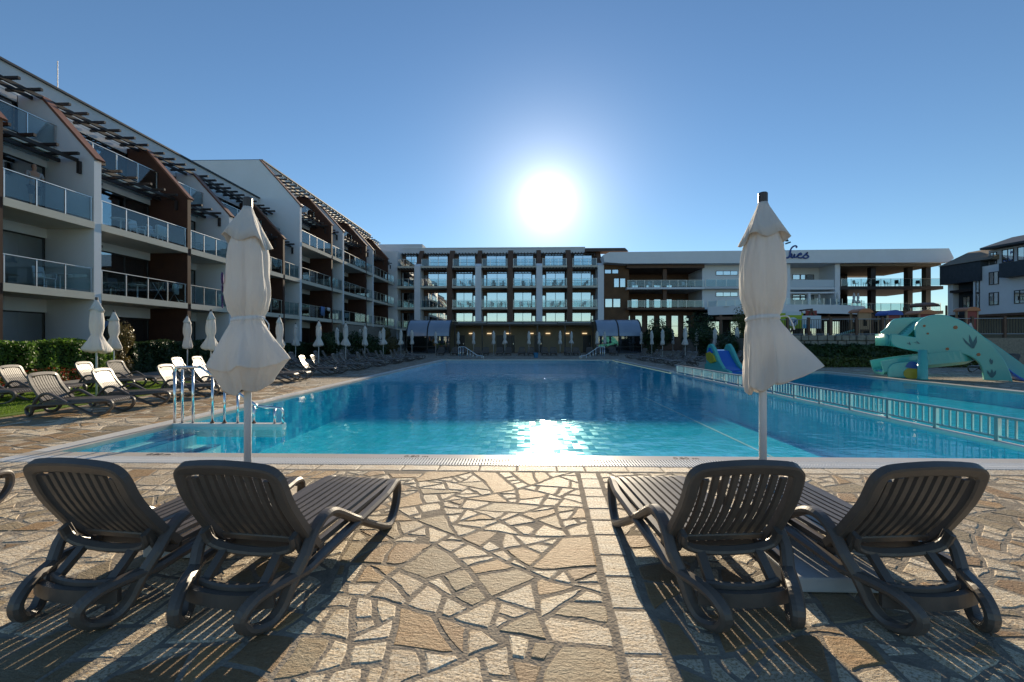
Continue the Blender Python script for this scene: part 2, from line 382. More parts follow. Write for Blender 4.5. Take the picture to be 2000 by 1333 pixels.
def water_material(name, tint, patch):
    m, t, g, fr = glassy(name, tint, .02, 1.33, rough=.02, maxr=.6)   # ripples keep a wavy surface from ever mirroring fully at a grazing view
    co = t.nodes.new('ShaderNodeTexCoord')
    def noise(s, d, sx=1, sy=1):
        mp = t.nodes.new('ShaderNodeMapping'); mp.inputs['Scale'].default_value = (sx, sy, 1); t.links.new(co.outputs['Object'], mp.inputs[0])
        n = t.nodes.new('ShaderNodeTexNoise'); n.inputs['Scale'].default_value = s; n.inputs['Detail'].default_value = d; t.links.new(mp.outputs[0], n.inputs['Vector']); return n
    n1 = noise(1.6, 2, 1, 1); n2 = noise(7.5, 3, 1, 1.5)
    # wind-ruffled patch: ripples are steeper where the breeze touches the pool
    n3 = noise(.16, 2)
    sep = t.nodes.new('ShaderNodeSeparateXYZ'); t.links.new(co.outputs['Object'], sep.inputs[0])
    vm = t.nodes.new('ShaderNodeVectorMath'); vm.operation = 'SUBTRACT'; vm.inputs[1].default_value = patch[0]; t.links.new(co.outputs['Object'], vm.inputs[0])
    vs = t.nodes.new('ShaderNodeVectorMath'); vs.operation = 'MULTIPLY'; vs.inputs[1].default_value = patch[1]; t.links.new(vm.outputs[0], vs.inputs[0])
    ln = t.nodes.new('ShaderNodeVectorMath'); ln.operation = 'LENGTH'; t.links.new(vs.outputs[0], ln.inputs[0])
    nd = t.nodes.new('ShaderNodeMath'); nd.operation = 'MULTIPLY_ADD'; nd.inputs[1].default_value = -1.2; t.links.new(n3.outputs[0], nd.inputs[0]); t.links.new(ln.outputs['Value'], nd.inputs[2])
    pr = t.nodes.new('ShaderNodeMapRange'); pr.inputs[1].default_value = .75; pr.inputs[2].default_value = -.25; pr.inputs[3].default_value = .0; pr.inputs[4].default_value = 1.0
    t.links.new(nd.outputs[0], pr.inputs[0])
    s = t.nodes.new('ShaderNodeMath'); s.operation = 'MULTIPLY_ADD'; s.inputs[1].default_value = .22; t.links.new(n2.outputs[0], s.inputs[0]); t.links.new(n1.outputs[0], s.inputs[2])
    b1 = t.nodes.new('ShaderNodeBump'); b1.inputs['Strength'].default_value = .2; b1.inputs['Distance'].default_value = .05; t.links.new(s.outputs[0], b1.inputs['Height'])
    n4 = noise(1.0, 4, 5.5, 2.2)
    b2 = t.nodes.new('ShaderNodeBump'); b2.inputs['Distance'].default_value = .26; t.links.new(pr.outputs[0], b2.inputs['Strength']); t.links.new(n4.outputs[0], b2.inputs['Height']); t.links.new(b1.outputs[0], b2.inputs['Normal'])
    t.links.new(b2.outputs[0], g.inputs['Normal'])
water_material('pool_water', (.70, .97, 1.0), ((-3.4, 24.5, 0), (.13, .12, 0)))
water_material('kids_water', (.70, .95, .98), ((30, 60, 0), (.1, .1, 0)))

# ------------------------------------------------------------------ ground, pools, coping
PX0, PX1, PY0, PY1 = -5.95, 6.60, 5.40, 33.0        # main pool
KX0, KX1, KY1 = 6.74, 13.70, 20.2                   # children's pool
WZ = -.03
def sheet(xs, ys, skip, z):
    mb = MB()
    for i in range(len(xs) - 1):
        for j in range(len(ys) - 1):
            if (i, j) in skip: continue
            mb.add([(xs[i], ys[j], z), (xs[i + 1], ys[j], z), (xs[i + 1], ys[j + 1], z), (xs[i], ys[j + 1], z)], [(0, 1, 2, 3)])
    return mb
# fine paved deck with openings for the pools
NX0, NX1, NY0, NY1 = -6.6, 7.4, .9, 4.74             # near crazy paving, stones built one by one
LX0, LX1, LY1 = -9.7, -6.32, 13.6                     # left side of the pool, stones built too
xs = [-300, LX0, LX1, PX0, PX1 + .07, KX1, 300]; ys = [-200, NY0, NY1, PY0, LY1, KY1, PY1, 500]
skip = {(3, 3), (3, 4), (3, 5), (4, 3), (4, 4)} 
g = sheet(xs, ys, skip, -.012).build('ground', 'deck', fix=False); tag(g, kind='structure')

def pool(name, x0, x1, y0, y1, depth, matn):
    mb = MB(); z0, z1 = WZ - depth, -.052
    mb.add([(x0, y0, z0), (x1, y0, z0), (x1, y1, z0), (x0, y1, z0)], [(0, 1, 2, 3)])
    o = mb.build(name + '_floor', matn, fix=False); tag(o, kind='structure')
    wl = MB()
    for a, b in (((x0, y0), (x1, y0)), ((x1, y0), (x1, y1)), ((x1, y1), (x0, y1)), ((x0, y1), (x0, y0))):
        wl.add([(*a, z0), (*b, z0), (*b, z1), (*a, z1)], [(0, 1, 2, 3)])
    o2 = wl.build(name + '_wall', matn, fix=False); tag(o2, kind='structure')
    s = MB(); n = 2
    s.add([(x0, y0, WZ), (x1, y0, WZ), (x1, y1, WZ), (x0, y1, WZ)], [(0, 1, 2, 3)])
    o3 = s.build(name + '_water', 'pool_water' if name == 'pool' else 'kids_water', fix=False); tag(o3, kind='structure')
pool('pool', PX0, PX1, PY0, PY1, 1.05, 'pool_tile')
pool('paddling_pool', KX0, KX1, PY0, KY1, .42, 'pool_tile')
# pale line of tiles on the floor along the divider
o = MB().box(5.30, 5.37, PY0 + .01, 19.4, WZ - 1.049, WZ - 1.040).build('pool_floor_line', 'coping_white'); tag(o, kind='structure')
# entry steps in the near left corner, with dark nosings
st = MB(); ns = MB()
for i in range(5):
    xa = PX0 + .004; xb = PX0 + .42 * (i + 1); zt = WZ - .13 - .17 * i
    lo = WZ - 1.04 if i == 4 else zt - .169
    st.box(xa, xb, PY0 + .006 + .001 * i, 7.2, zt - .169 if i < 4 else WZ - 1.04, zt)
    ns.box(xb - .19, xb + .006, PY0 + .012, 7.19, zt + .001, zt + .012)
o = st.build('pool_steps', 'step_tile'); tag(o, kind='structure')
for_n = ns.build('nosing', 'step_nosing', o)
# low white curb by the steps, cut short underwater so sun reaches the treads
cb = MB().box(PX0 - .02, -4.08, 7.21, 7.36, -.20, .02).build('step_curb', 'coping_white', bevel=.01); tag(cb, kind='structure')

# coping round both pools; pieces butt end to end
cp = MB()
cp.box(-6.32, KX1 + .35, 5.22, PY0, -.05, .004)               # near edge, beige
cp.box(PX0 - .12, PX0, PY0 + .001, PY1, -.05, .004)           # left inner
cp.box(PX0 - .12, PX1 + .5, PY1 + .001, PY1 + .3, -.05, .02)  # far
cp.box(PX1 + .07, PX1 + .42, KY1 + .31, PY1, -.05, .02)       # right, beyond the divider
cp.box(PX1 + .071, KX1 + .35, KY1, KY1 + .3, -.05, .02)       # paddling pool far
cp.box(KX1, KX1 + .35, PY0 + .001, KY1 - .001, -.05, .02)     # paddling pool right
cpo = cp.build('pool_coping', 'coping'); tag(cpo, kind='structure')
cw = MB(); cw.box(-6.32, PX0 - .121, PY0 + .001, PY1 + .3, -.05, .006)
o = cw.build('white_edge', 'coping_white', cpo)
for (tx, ty) in ((-4.55, 5.30), (-1.32, 5.30), (1.95, 5.30)):
    fc = bpy.data.curves.new('depth_mark', 'FONT'); fc.body = '0.80 m'; fc.size = .11; fc.extrude = .001; fc.align_x = 'CENTER'; fc.materials.append(M['ink'])
    fo = bpy.data.objects.new('depth_mark', fc); fo.location = (tx, ty - .03, .0056); link(fo, cpo); tag(fo, 'dark depth figures printed on the coping')
# overflow gutter with its grating, each bar a strip of geometry
gt = MB().box(-6.32, KX1 + .35, 4.951, 5.219, -.06, -.0086).build('gutter', 'channel_dark'); tag(gt, kind='structure')
gb = MB(); x = -6.3
while x < KX1 + .3:
    gb.box(x, x + .020, 4.952, 5.216, -.027, .005); x += .034
gb.box(-6.31, KX1 + .34, 5.06, 5.075, -.026, .0035)
gbo = gb.build('grating_bars', 'grating', gt, fix=False); tag(gbo, kind='stuff')

# ------------------------------------------------------------------ crazy paving: real stones over a mortar bed
bed = MB()
bed.add([(NX0, NY0, -.0028), (NX1, NY0, -.0028), (NX1, 4.949, -.0028), (NX0, 4.949, -.0028)], [(0, 1, 2, 3)])
bed.add([(LX0, 4.951, -.0028), (LX1 - .001, 4.951, -.0028), (LX1 - .001, LY1, -.0028), (LX0, LY1, -.0028)], [(0, 1, 2, 3)])
bed.add([(LX0, NY0, -.0028), (NX0 - .001, NY0, -.0028), (NX0 - .001, 4.95, -.0028), (LX0, 4.95, -.0028)], [(0, 1, 2, 3)])
paving = bed.build('paving', 'mortar', fix=False); tag(paving, kind='structure')

def area(p): return .5 * sum(p[i][0] * p[(i + 1) % len(p)][1] - p[(i + 1) % len(p)][0] * p[i][1] for i in range(len(p)))
def clip(poly, n, d):
    """keep the side n.p <= d"""
    r = []
    for i in range(len(poly)):
        a, b = poly[i], poly[(i + 1) % len(poly)]
        da = a[0] * n[0] + a[1] * n[1] - d; db = b[0] * n[0] + b[1] * n[1] - d
        if da <= 0: r.append(a)
        if da * db < 0:
            k = da / (da - db); r.append((a[0] + (b[0] - a[0]) * k, a[1] + (b[1] - a[1]) * k))
    return r
def inset(poly, g_):
    r = poly
    for i in range(len(poly)):
        a, b = poly[i], poly[(i + 1) % len(poly)]
        ex, ey = b[0] - a[0], b[1] - a[1]; l = math.hypot(ex, ey)
        if l < 1e-6: continue
        n = (ey / l, -ex / l)                     # outward for counter-clockwise
        gg = g_ * random.choice((.5, .7, .9, 1.2, 2.0))
        r = clip(r, n, a[0] * n[0] + a[1] * n[1] - gg)
        if len(r) < 3: return None
    return r
def split(poly, out_, rnd, lo=.02, hi=.06):
    A = abs(area(poly))
    # principal direction
    cx = sum(p[0] for p in poly) / len(poly); cy_ = sum(p[1] for p in poly) / len(poly)
    xx = sum((p[0] - cx) ** 2 for p in poly); yy = sum((p[1] - cy_) ** 2 for p in poly); xy = sum((p[0] - cx) * (p[1] - cy_) for p in poly)
    th = .5 * math.atan2(2 * xy, xx - yy)
    c, s = math.cos(th), math.sin(th)
    us = [(p[0] - cx) * c + (p[1] - cy_) * s for p in poly]; vs = [-(p[0] - cx) * s + (p[1] - cy_) * c for p in poly]
    ar = (max(us) - min(us)) / max(1e-4, max(vs) - min(vs))
    stop = rnd.uniform(lo, hi) * (2.8 if rnd.random() < .2 else 1.0)
    if A < stop and ar < 2.6 or A < lo * .5:
        out_.append(poly); return
    tt = th + rnd.gauss(0, .11 if rnd.random() < .75 else .35)
    n = (math.cos(tt), math.sin(tt)); k = rnd.uniform(-.18, .18) * (max(us) - min(us))
    d = n[0] * (cx + c * k) + n[1] * (cy_ + s * k)
    for sgn in (1, -1):
        q = clip(poly, (n[0] * sgn, n[1] * sgn), d * sgn)
        if len(q) >= 3: split(q, out_, rnd, lo, hi)
rnd = random.Random(21)
def border_fade(p):
    x_, y_ = p
    d = min(abs(y_ - 4.72), abs(y_ - 4.97), abs(x_ - STX(y_) + .02), abs(x_ - STX(y_) - .21), abs(x_ - LX0), abs(x_ - LX1 + .02), abs(LY1 - y_), abs(y_ - NY0), abs(x_ - NX0 + .01))
    u = min(1, d / .35); return u * u * (3 - 2 * u)
STX = lambda y: .44 + .053 * (y - 1.82)        # left edge of the straight strip of pale slabs
regs = []
def quad_reg(x0f, x1f, y0, y1, lo=.018, hi=.058):
    p = [(x0f(y0), y0), (x1f(y0), y0), (x1f(y1), y1), (x0f(y1), y1)]
    split(p, regs, rnd, lo, hi)
cst = lambda v: (lambda y: v)
quad_reg(cst(NX0), lambda y: STX(y) - .02, NY0, 4.72)
quad_reg(lambda y: STX(y) + .21, cst(NX1), NY0, 4.72)
quad_reg(cst(LX0), cst(LX1 - .02), 4.97, LY1, .04, .12)
quad_reg(cst(LX0), cst(NX0 - .02), NY0, 4.95, .03, .09)
strip = []
y = NY0
while y < 4.70:
    l = rnd.uniform(.20, .34); y2 = min(4.71, y + l)
    strip.append([(STX(y), y), (STX(y) + .185, y), (STX(y2) + .185, y2), (STX(y2), y2)]); y = y2
x = NX0
while x < NX1:
    l = rnd.uniform(.3, .5); strip.append([(x, 4.745), (min(NX1, x + l), 4.745), (min(NX1, x + l), 4.945), (x, 4.945)]); x += l

CREAM = [(.78, .69, .52), (.74, .65, .49), (.82, .73, .57), (.66, .57, .43)]
TAN = [(.38, .25, .125), (.32, .21, .11), (.42, .28, .14), (.37, .295, .185), (.30, .24, .15)]
PALE = [(.76, .70, .58), (.72, .66, .54), (.68, .62, .51)]
def warp_pt(x_, y_):
    return (x_ + .06 * math.sin(1.9 * y_ + 1.3 * x_) + .014 * math.sin(4.7 * y_ + 2.1 * x_ + 1) + .005 * math.sin(19.1 * y_ - 7.7 * x_), y_ + .06 * math.sin(2.3 * x_ + .7 * y_ + 2) + .014 * math.sin(5.3 * x_ - 2.9 * y_) + .005 * math.sin(17.7 * x_ + 9.3 * y_))
def stone_geo(poly, kind):
    if area(poly) < 0: poly = poly[::-1]
    d = []
    for i in range(len(poly)):
        a, b = poly[i], poly[(i + 1) % len(poly)]; l = math.hypot(b[0] - a[0], b[1] - a[1])
        if l < .02: continue
        n = max(1, int(l / .06)) if kind != 'strip' else max(1, int(l / .1))
        d += [(a[0] + (b[0] - a[0]) * k / n, a[1] + (b[1] - a[1]) * k / n) for k in range(n)]
    if len(d) < 3: return None
    if kind != 'strip':
        # keep the outer border of each paved field straight
        d = [tuple(a + (b - a) * border_fade(p) for a, b in zip(p, warp_pt(*p))) for p in d]
    n = len(d); q = []; base = .0032 if kind == 'strip' else rnd.choice((.003, .0045, .006, .008))
    for i in range(n):
        a, p, b = d[i - 1], d[i], d[(i + 1) % n]
        tx, ty = b[0] - a[0], b[1] - a[1]; l = math.hypot(tx, ty) + 1e-9
        nx, ny = -ty / l, tx / l                       # inward for counter-clockwise
        e1x, e1y, e2x, e2y = p[0] - a[0], p[1] - a[1], b[0] - p[0], b[1] - p[1]
        ca = (e1x * e2x + e1y * e2y) / ((math.hypot(e1x, e1y) + 1e-9) * (math.hypot(e2x, e2y) + 1e-9))
        sharp = max(0, 1 - ca)
        g_ = base * (1 + .5 * sharp) + (.008 * sharp if kind != 'strip' else .002 * sharp) + abs(rnd.gauss(0, .0045 if kind != 'strip' else .0016))
        q.append((p[0] + nx * g_, p[1] + ny * g_))
    if area(q) < .003 or (kind != 'strip' and area(q) < .018 and rnd.random() < .05): return None
    cx = sum(a[0] for a in q) / len(q); cyy = sum(a[1] for a in q) / len(q); n = len(q)
    tz = rnd.gauss(0, .0008); sx, sy = rnd.gauss(0, .003), rnd.gauss(0, .003)
    top = lambda X, Y: .0005 + tz + (X - cx) * sx + (Y - cyy) * sy
    V = [(X, Y, -.0135) for X, Y in q] + [(X, Y, top(X, Y) - .005) for X, Y in q]
    sh = .90 if n < 60 else .95
    V += [(cx + (X - cx) * (1 - .012 / max(.03, math.hypot(X - cx, Y - cyy))), cyy + (Y - cyy) * (1 - .012 / max(.03, math.hypot(X - cx, Y - cyy))), top(X, Y)) for X, Y in q]
    F = [(i, (i + 1) % n, n + (i + 1) % n, n + i) for i in range(n)] + [(n + i, n + (i + 1) % n, 2 * n + (i + 1) % n, 2 * n + i) for i in range(n)] + [tuple(range(2 * n, 3 * n))]
    A = abs(area(q))
    tan = kind != 'strip' and rnd.random() < (.16 if A < .03 else .72)
    col = rnd.choice(PALE) if kind == 'strip' else rnd.choice(TAN if tan else CREAM)
    kf = rnd.uniform(.86, 1.1); col = tuple(max(.05, c * kf) for c in col)
    D = max(.5, -cx * math.sin(YAW) + cyy * math.cos(YAW)); L = cx * math.cos(YAW) + cyy * math.sin(YAW)
    px = 1000 + FPX * L / D; py = 666.5 + FPX * CAMH / D
    vis = -60 < px < 2060 and py < 1400
    size = A * CAMH / D ** 3 if vis else 0
    return V, F, (*col, 0.0 if tan else 1.0), size
stones = [s for s in [stone_geo(p, 'crazy') for p in regs] + [stone_geo(p, 'strip') for p in strip] if s]
stones.sort(key=lambda s: -s[3])
def stone_mesh(lst, name):
    V, F, cols = [], [], []
    for v, f, c, _ in lst:
        n = len(V); V += v; F += [tuple(i + n for i in ff) for ff in f]; cols += [c] * len(v)
    me = bpy.data.meshes.new(name); me.from_pydata(V, [], F)
    a = me.color_attributes.new('tint', 'FLOAT_COLOR', 'POINT'); a.data.foreach_set('color', np.array(cols, dtype=np.float32).ravel())
    me.materials.append(M['paving_stone'])
    return bpy.data.objects.new(name, me)
for s in stones[:298]: link(stone_mesh([s], 'paving_stone'), paving)
rest = link(stone_mesh(stones[298:], 'smaller_paving_stones'), paving); tag(rest, kind='stuff')

# lawn strip with blades, path, beds
lawn = MB(); lp = [(-15.0, 3.0), (-9.75, 3.0), (-9.75, 8.0), (-9.9, 11.0), (-10.4, 14.2), (-11.5, 15.0), (-15.0, 15.0)]
lawn.prism(lp, -.03, .015, axis=2); lo = lawn.build('lawn', 'lawn'); tag(lo, kind='structure')
def blades(name, n, x0, x1, y0, y1, z, h, parent=None):
    X = np.random.uniform(x0, x1, n); Y = np.random.uniform(y0, y1, n); a = np.random.uniform(0, 6.28, n); hh = np.random.uniform(.5, 1, n) * h
    w_ = .006; V = np.zeros((n, 3, 3)); V[:, 0] = np.stack([X - w_ * np.cos(a), Y - w_ * np.sin(a), np.full(n, z)], 1); V[:, 1] = np.stack([X + w_ * np.cos(a), Y + w_ * np.sin(a), np.full(n, z)], 1)
    V[:, 2] = np.stack([X + np.random.normal(0, .012, n), Y + np.random.normal(0, .012, n), z + hh], 1)
    me = bpy.data.meshes.new(name); me.from_pydata(V.reshape(-1, 3).tolist(), [], np.arange(3 * n).reshape(-1, 3).tolist()); me.materials.append(M['blade'])
    o = bpy.data.objects.new(name, me); link(o, parent); tag(o, kind='stuff'); return o
gr = blades('grass', 45000, -14.6, -9.95, 5.5, 10.6, .012, .045); gr['label'] = 'short green grass of the lawn strip'
gr2 = blades('grass', 26000, -14.6, -10.6, 10.6, 14.4, .012, .045); gr2['label'] = 'short green grass at the far end of the lawn strip'
pt = MB().box(-16.35, -15.05, 2.0, 36.0, -.03, .012).build('path', 'path_grey'); tag(pt, kind='structure')

# ------------------------------------------------------------------ foliage
def leaf_cloud(name, matn, n, sampler, size, parent=None, seed=1):
    rs = np.random.RandomState(seed); P, Nn = sampler(rs, n); n = len(P)
    a = rs.normal(0, 1, (n, 3)); a -= (a * Nn).sum(1)[:, None] * Nn * .6; a /= np.linalg.norm(a, axis=1)[:, None] + 1e-9
    b = np.cross(Nn + rs.normal(0, .5, (n, 3)), a); b /= np.linalg.norm(b, axis=1)[:, None] + 1e-9
    s = size * rs.uniform(.6, 1.3, (n, 1)); V = np.zeros((n, 4, 3))
    V[:, 0] = P - a * s; V[:, 1] = P + b * s * .5; V[:, 2] = P + a * s; V[:, 3] = P - b * s * .5
    me = bpy.data.meshes.new(name); me.from_pydata(V.reshape(-1, 3).tolist(), [], np.arange(4 * n).reshape(-1, 4).tolist()); me.materials.append(M[matn])
    return link(bpy.data.objects.new(name, me), parent)
def box_sampler(x0, x1, y0, y1, z0, z1, rag=.07):
    def f(rs, n):
        ax, ay, az = x1 - x0, y1 - y0, z1 - z0
        wts = np.array([ay * az, ay * az, ax * az, ax * az, ax * ay]); k = rs.choice(5, n, p=wts / wts.sum())
        P = np.stack([rs.uniform(x0, x1, n), rs.uniform(y0, y1, n), rs.uniform(z0, z1, n)], 1); Nn = np.zeros((n, 3))
        for i, (axis, v, sg) in enumerate(((0, x1, 1), (0, x0, -1), (1, y1, 1), (1, y0, -1), (2, z1, 1))):
            mk = k == i; u = P[mk]
            wob = .07 * np.sin(u[:, (axis + 1) % 3] * 3.1 + u[:, (axis + 2) % 3] * 2.3) + .05 * np.sin(u[:, (axis + 1) % 3] * 7.7 + 1.3)
            P[mk, axis] = v + sg * (wob - np.abs(rs.normal(0, rag, mk.sum())) + .02); Nn[mk, axis] = sg
        return P, Nn
    return f
def blob_sampler(c, r, lob=5, seed=3):
    rr = np.random.RandomState(seed); cs = [np.array(c) + rr.normal(0, .38, 3) * np.array(r) for _ in range(lob)]; ss = rr.uniform(.5, .8, lob)
    def f(rs, n):
        k = rs.randint(0, lob, n); d = rs.normal(0, 1, (n, 3)); d /= np.linalg.norm(d, axis=1)[:, None]
        P = np.array(cs)[k] + d * (np.array(ss)[k] * rs.uniform(.65, 1.08, n))[:, None] * np.array(r); P[:, 2] = np.maximum(P[:, 2], .02 + rs.uniform(0, .08, n))
        return P, d
    return f
def hedge(label, x0, x1, y0, y1, z0, z1, matn, n, size, cat='hedge', seed=1):
    root = empty('hedge', ((x0 + x1) / 2, (y0 + y1) / 2, z0)); cx, cy2 = (x0 + x1) / 2, (y0 + y1) / 2
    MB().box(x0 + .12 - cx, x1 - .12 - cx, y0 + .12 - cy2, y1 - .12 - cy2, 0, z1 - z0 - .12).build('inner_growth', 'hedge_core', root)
    leaf_cloud('foliage', matn, n, box_sampler(x0 - cx, x1 - cx, y0 - cy2, y1 - cy2, .0, z1 - z0), size, root, seed)
    return tag(root, label, cat, 'clipped hedges')
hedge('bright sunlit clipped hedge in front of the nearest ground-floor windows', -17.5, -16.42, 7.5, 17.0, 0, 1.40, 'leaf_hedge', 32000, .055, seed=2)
hedge('dark shaded clipped hedge behind the lawn, below the brown balcony fin', -17.9, -17.2, 18.6, 26.8, 0, 1.38, 'leaf_dark', 16000, .06, seed=3)  # shade on this hedge is also put into its darker leaf colour
hedge('dark shaded hedge at the foot of the tall white gable wall', -17.9, -17.1, 28.0, 37.5, 0, 1.25, 'leaf_dark', 14000, .065, seed=4)  # darker leaf colour carries part of the shade here too
def shrub(label, loc, r, matn, n, size, seed, cat='shrub', group=None):
    root = empty('shrub', loc); st_ = MB()
    rr = random.Random(seed)
    for k in range(4):
        a = rr.uniform(0, 6.28); st_.tube([(0, 0, 0), (.1 * r[0] * math.cos(a), .1 * r[1] * math.sin(a), r[2] * .5), (.45 * r[0] * math.cos(a), .45 * r[1] * math.sin(a), r[2] * 1.2)], .02, 5)
    st_.build('trunk', 'bark', root)
    leaf_cloud('crown', matn, n, blob_sampler((0, 0, r[2]), r, 6, seed), size, root, seed)
    return tag(root, label, cat, group)
shrub('rounded bronze-green shrub rising over the hedge beside the second white umbrella', (-16.9, 17.8, 0), (.62, .6, .85), 'leaf_bronze', 4200, .05, 5)
# flower bed in front of the bright hedge

fl = leaf_cloud('flower_bed', 'petal_red', 2600, box_sampler(-16.75, -16.2, 8, 16, 0, .38, .05), .03, None, 8); tag(fl, 'red and orange flowers along the foot of the bright hedge', 'flowers', kind='stuff')
fl2 = leaf_cloud('flower_leaves', 'leaf_olive', 3000, box_sampler(-16.75, -16.2, 8, 16, 0, .33, .05), .035, fl, 9)

# ------------------------------------------------------------------ hotel wings
def balustrade(bld, T, a0, a1, o, zf, n, h=1.05):
    hr = MB(T).box(a0 + .02, a1 - .02, o - .03, o + .03, zf + h - .03, zf + h)
    b = hr.build('balustrade', 'aluminium', bld)
    dx = (a1 - a0 - .16) / n
    for i in range(n + 1):
        x_ = a0 + .08 + dx * i
        MB(T).box(x_ - .022, x_ + .022, o - .02, o + .02, zf + .002, zf + h - .031).build('post', 'aluminium', b)
    for i in range(n):
        x_ = a0 + .08 + dx * i
        MB(T).box(x_ + .04, x_ + dx - .04, o - .006, o + .006, zf + .09, zf + h - .06).build('glass_pane', 'rail_glass', b)
    return b
def window(bld, T, a0, a1, o, z0, z1, splits, curtain=.5, fr=.06, bars=None, glass='pane_mirror'):
    m_ = MB(T); xs_ = [a0] + [a0 + (a1 - a0) * s for s in splits] + [a1]
    m_.box(a0, a1, o - .05, o + .03, z0, z0 + fr); m_.box(a0, a1, o - .05, o + .03, z1 - fr, z1)
    for i, x_ in enumerate(xs_):
        l = x_ if i == 0 else (x_ - fr if i == len(xs_) - 1 else x_ - fr / 2)
        m_.box(l, l + fr, o - .049, o + .029, z0 + fr, z1 - fr)
    if bars: m_.box(a0 + fr, a1 - fr, o - .03, o + .02, z0 + bars, z0 + bars + .05)
    f_ = m_.build('window', 'frame_dark', bld)
    for i in range(len(xs_) - 1):
        MB(T).box(xs_[i] + fr * .5, xs_[i + 1] - fr * .5, o - .012, o, z0 + fr * .5, z1 - fr * .5).build('pane', 'pane_glass' if curtain else glass, f_)
    if curtain:
        c0 = a0 + .1 if random.random() < .5 else a1 - .1 - (a1 - a0) * curtain
        P = []; nn = 24; wv = (a1 - a0) * curtain
        for k in range(nn + 1):
            for z_ in (z0 + .05, z1 - .05): P.append((c0 + wv * k / nn, o - .2 + .04 * math.sin(k * 2.1), z_))
        MB(T).add(P, [(2 * k, 2 * k + 2, 2 * k + 3, 2 * k + 1) for k in range(nn)]).build('curtain', 'curtain', f_, fix=False)
    return f_
def wall_profile(knee, back):
    if back < -5: return [(0, -.1), (0, knee), (-3.4, knee + 3.8), (back, knee + 3.8), (back, -.1)]     # the blank gable
    return [(0, -.1), (0, knee), (-2.46, knee + 2.75), (-3.39, knee + 2.75), (-3.39, -.1)]
def party_wall(bld, T, a0, a1, knee, brown, back=-4.2):
    p = MB(T).prism(wall_profile(knee, back), a0, a1).build('brown_fin' if brown else 'party_wall', 'brown_panel' if brown else 'plaster_white', bld)
    c = MB(T); d = Vector((-3.4, 3.8)).normalized(); n = Vector((3.8, 3.4)).normalized()
    q = [Vector((0, knee)) + n * .003 - d * .12, (Vector((-3.4, knee + 3.8)) if back < -5 else Vector((-2.40, knee + 2.68))) + n * .003]
    prof = [tuple(q[0]), tuple(q[0] + n * .09), tuple(q[1] + n * .09), tuple(q[1])]
    c.prism(prof, a0 - .05, a1 + .05).build('slope_coping', 'brown_copper', p)
def pergola(bld, T, a0, a1, o0, o1, z, sp, n_beams=(.35, .75)):
    m_ = MB(T)
    for b in n_beams:
        oo = o0 + (o1 - o0) * b; m_.box(a0 + .01, a1 - .01, oo - .05, oo + .05, z - .14, z - .002)
    p = m_.build('pergola', 'beam_dark', bld)
    n = max(2, int((a1 - a0) / sp))
    for i in range(n):
        x_ = a0 + (a1 - a0) * (i + .5) / n
        MB(T).box(x_ - .05, x_ + .05, o0, o1, z, z + .11).build('rafter', 'beam_dark', p)
def room(bld, T, a0, a1, zf, zc, first=False, pane_n=4, cur=.5, splits=(.33, .66), wz=2.35):
    if not first:
        MB(T).box(a0, a1, -2.1, .02, zf - .30, zf).build('balcony_slab', 'slab_cream', bld)
        balustrade(bld, T, a0, a1, -.07, zf, pane_n)
    MB(T).box(a0, a1, -2.25, -2.101, zf + wz, zc).build('lintel', 'plaster_white', bld)
    window(bld, T, a0 + .05, a1 - .05, -2.15, zf, zf + wz - .002, splits, cur)
    # wall lamp / vent plate over the glass
    c = (a0 + a1) / 2 - .6
    MB(T).box(c, c + .32, -2.099, -2.07, zf + wz + .12, zf + wz + .24).build('vent_plate', 'frame_grey', bld)
def attic(bld, T, a0, a1, zf, ztop, n):
    MB(T).box(a0, a1, -4.1, -1.55, zf - .28, zf).build('balcony_slab', 'slab_cream', bld)
    balustrade(bld, T, a0, a1, -1.66, zf, n)
    window(bld, T, a0 + .05, a1 - .05, -3.5, zf, zf + 2.1, (.33, .66), .45)
    MB(T).box(a0, a1, -3.62, -3.425, zf + 2.102, ztop - 1.21).build('lintel', 'plaster_white', bld)
    pergola(bld, T, a0, a1, -3.40, -1.85, ztop - 1.27, .70, (.42, .72))
def wing_roof(bld, T, a0, a1, ztop, back, o=-3.42):
    MB(T).box(a0, a1, back, o, ztop - 1.2, ztop - .06).build('roof_band', 'plaster_grey', bld)
    MB(T).box(a0 - .02, a1 + .02, back, o + .12, ztop - .059, ztop + .03).build('roof_edge', 'slate', bld)
XF = -18.5
TL = lambda a, o, z: (XF + o, a, z)
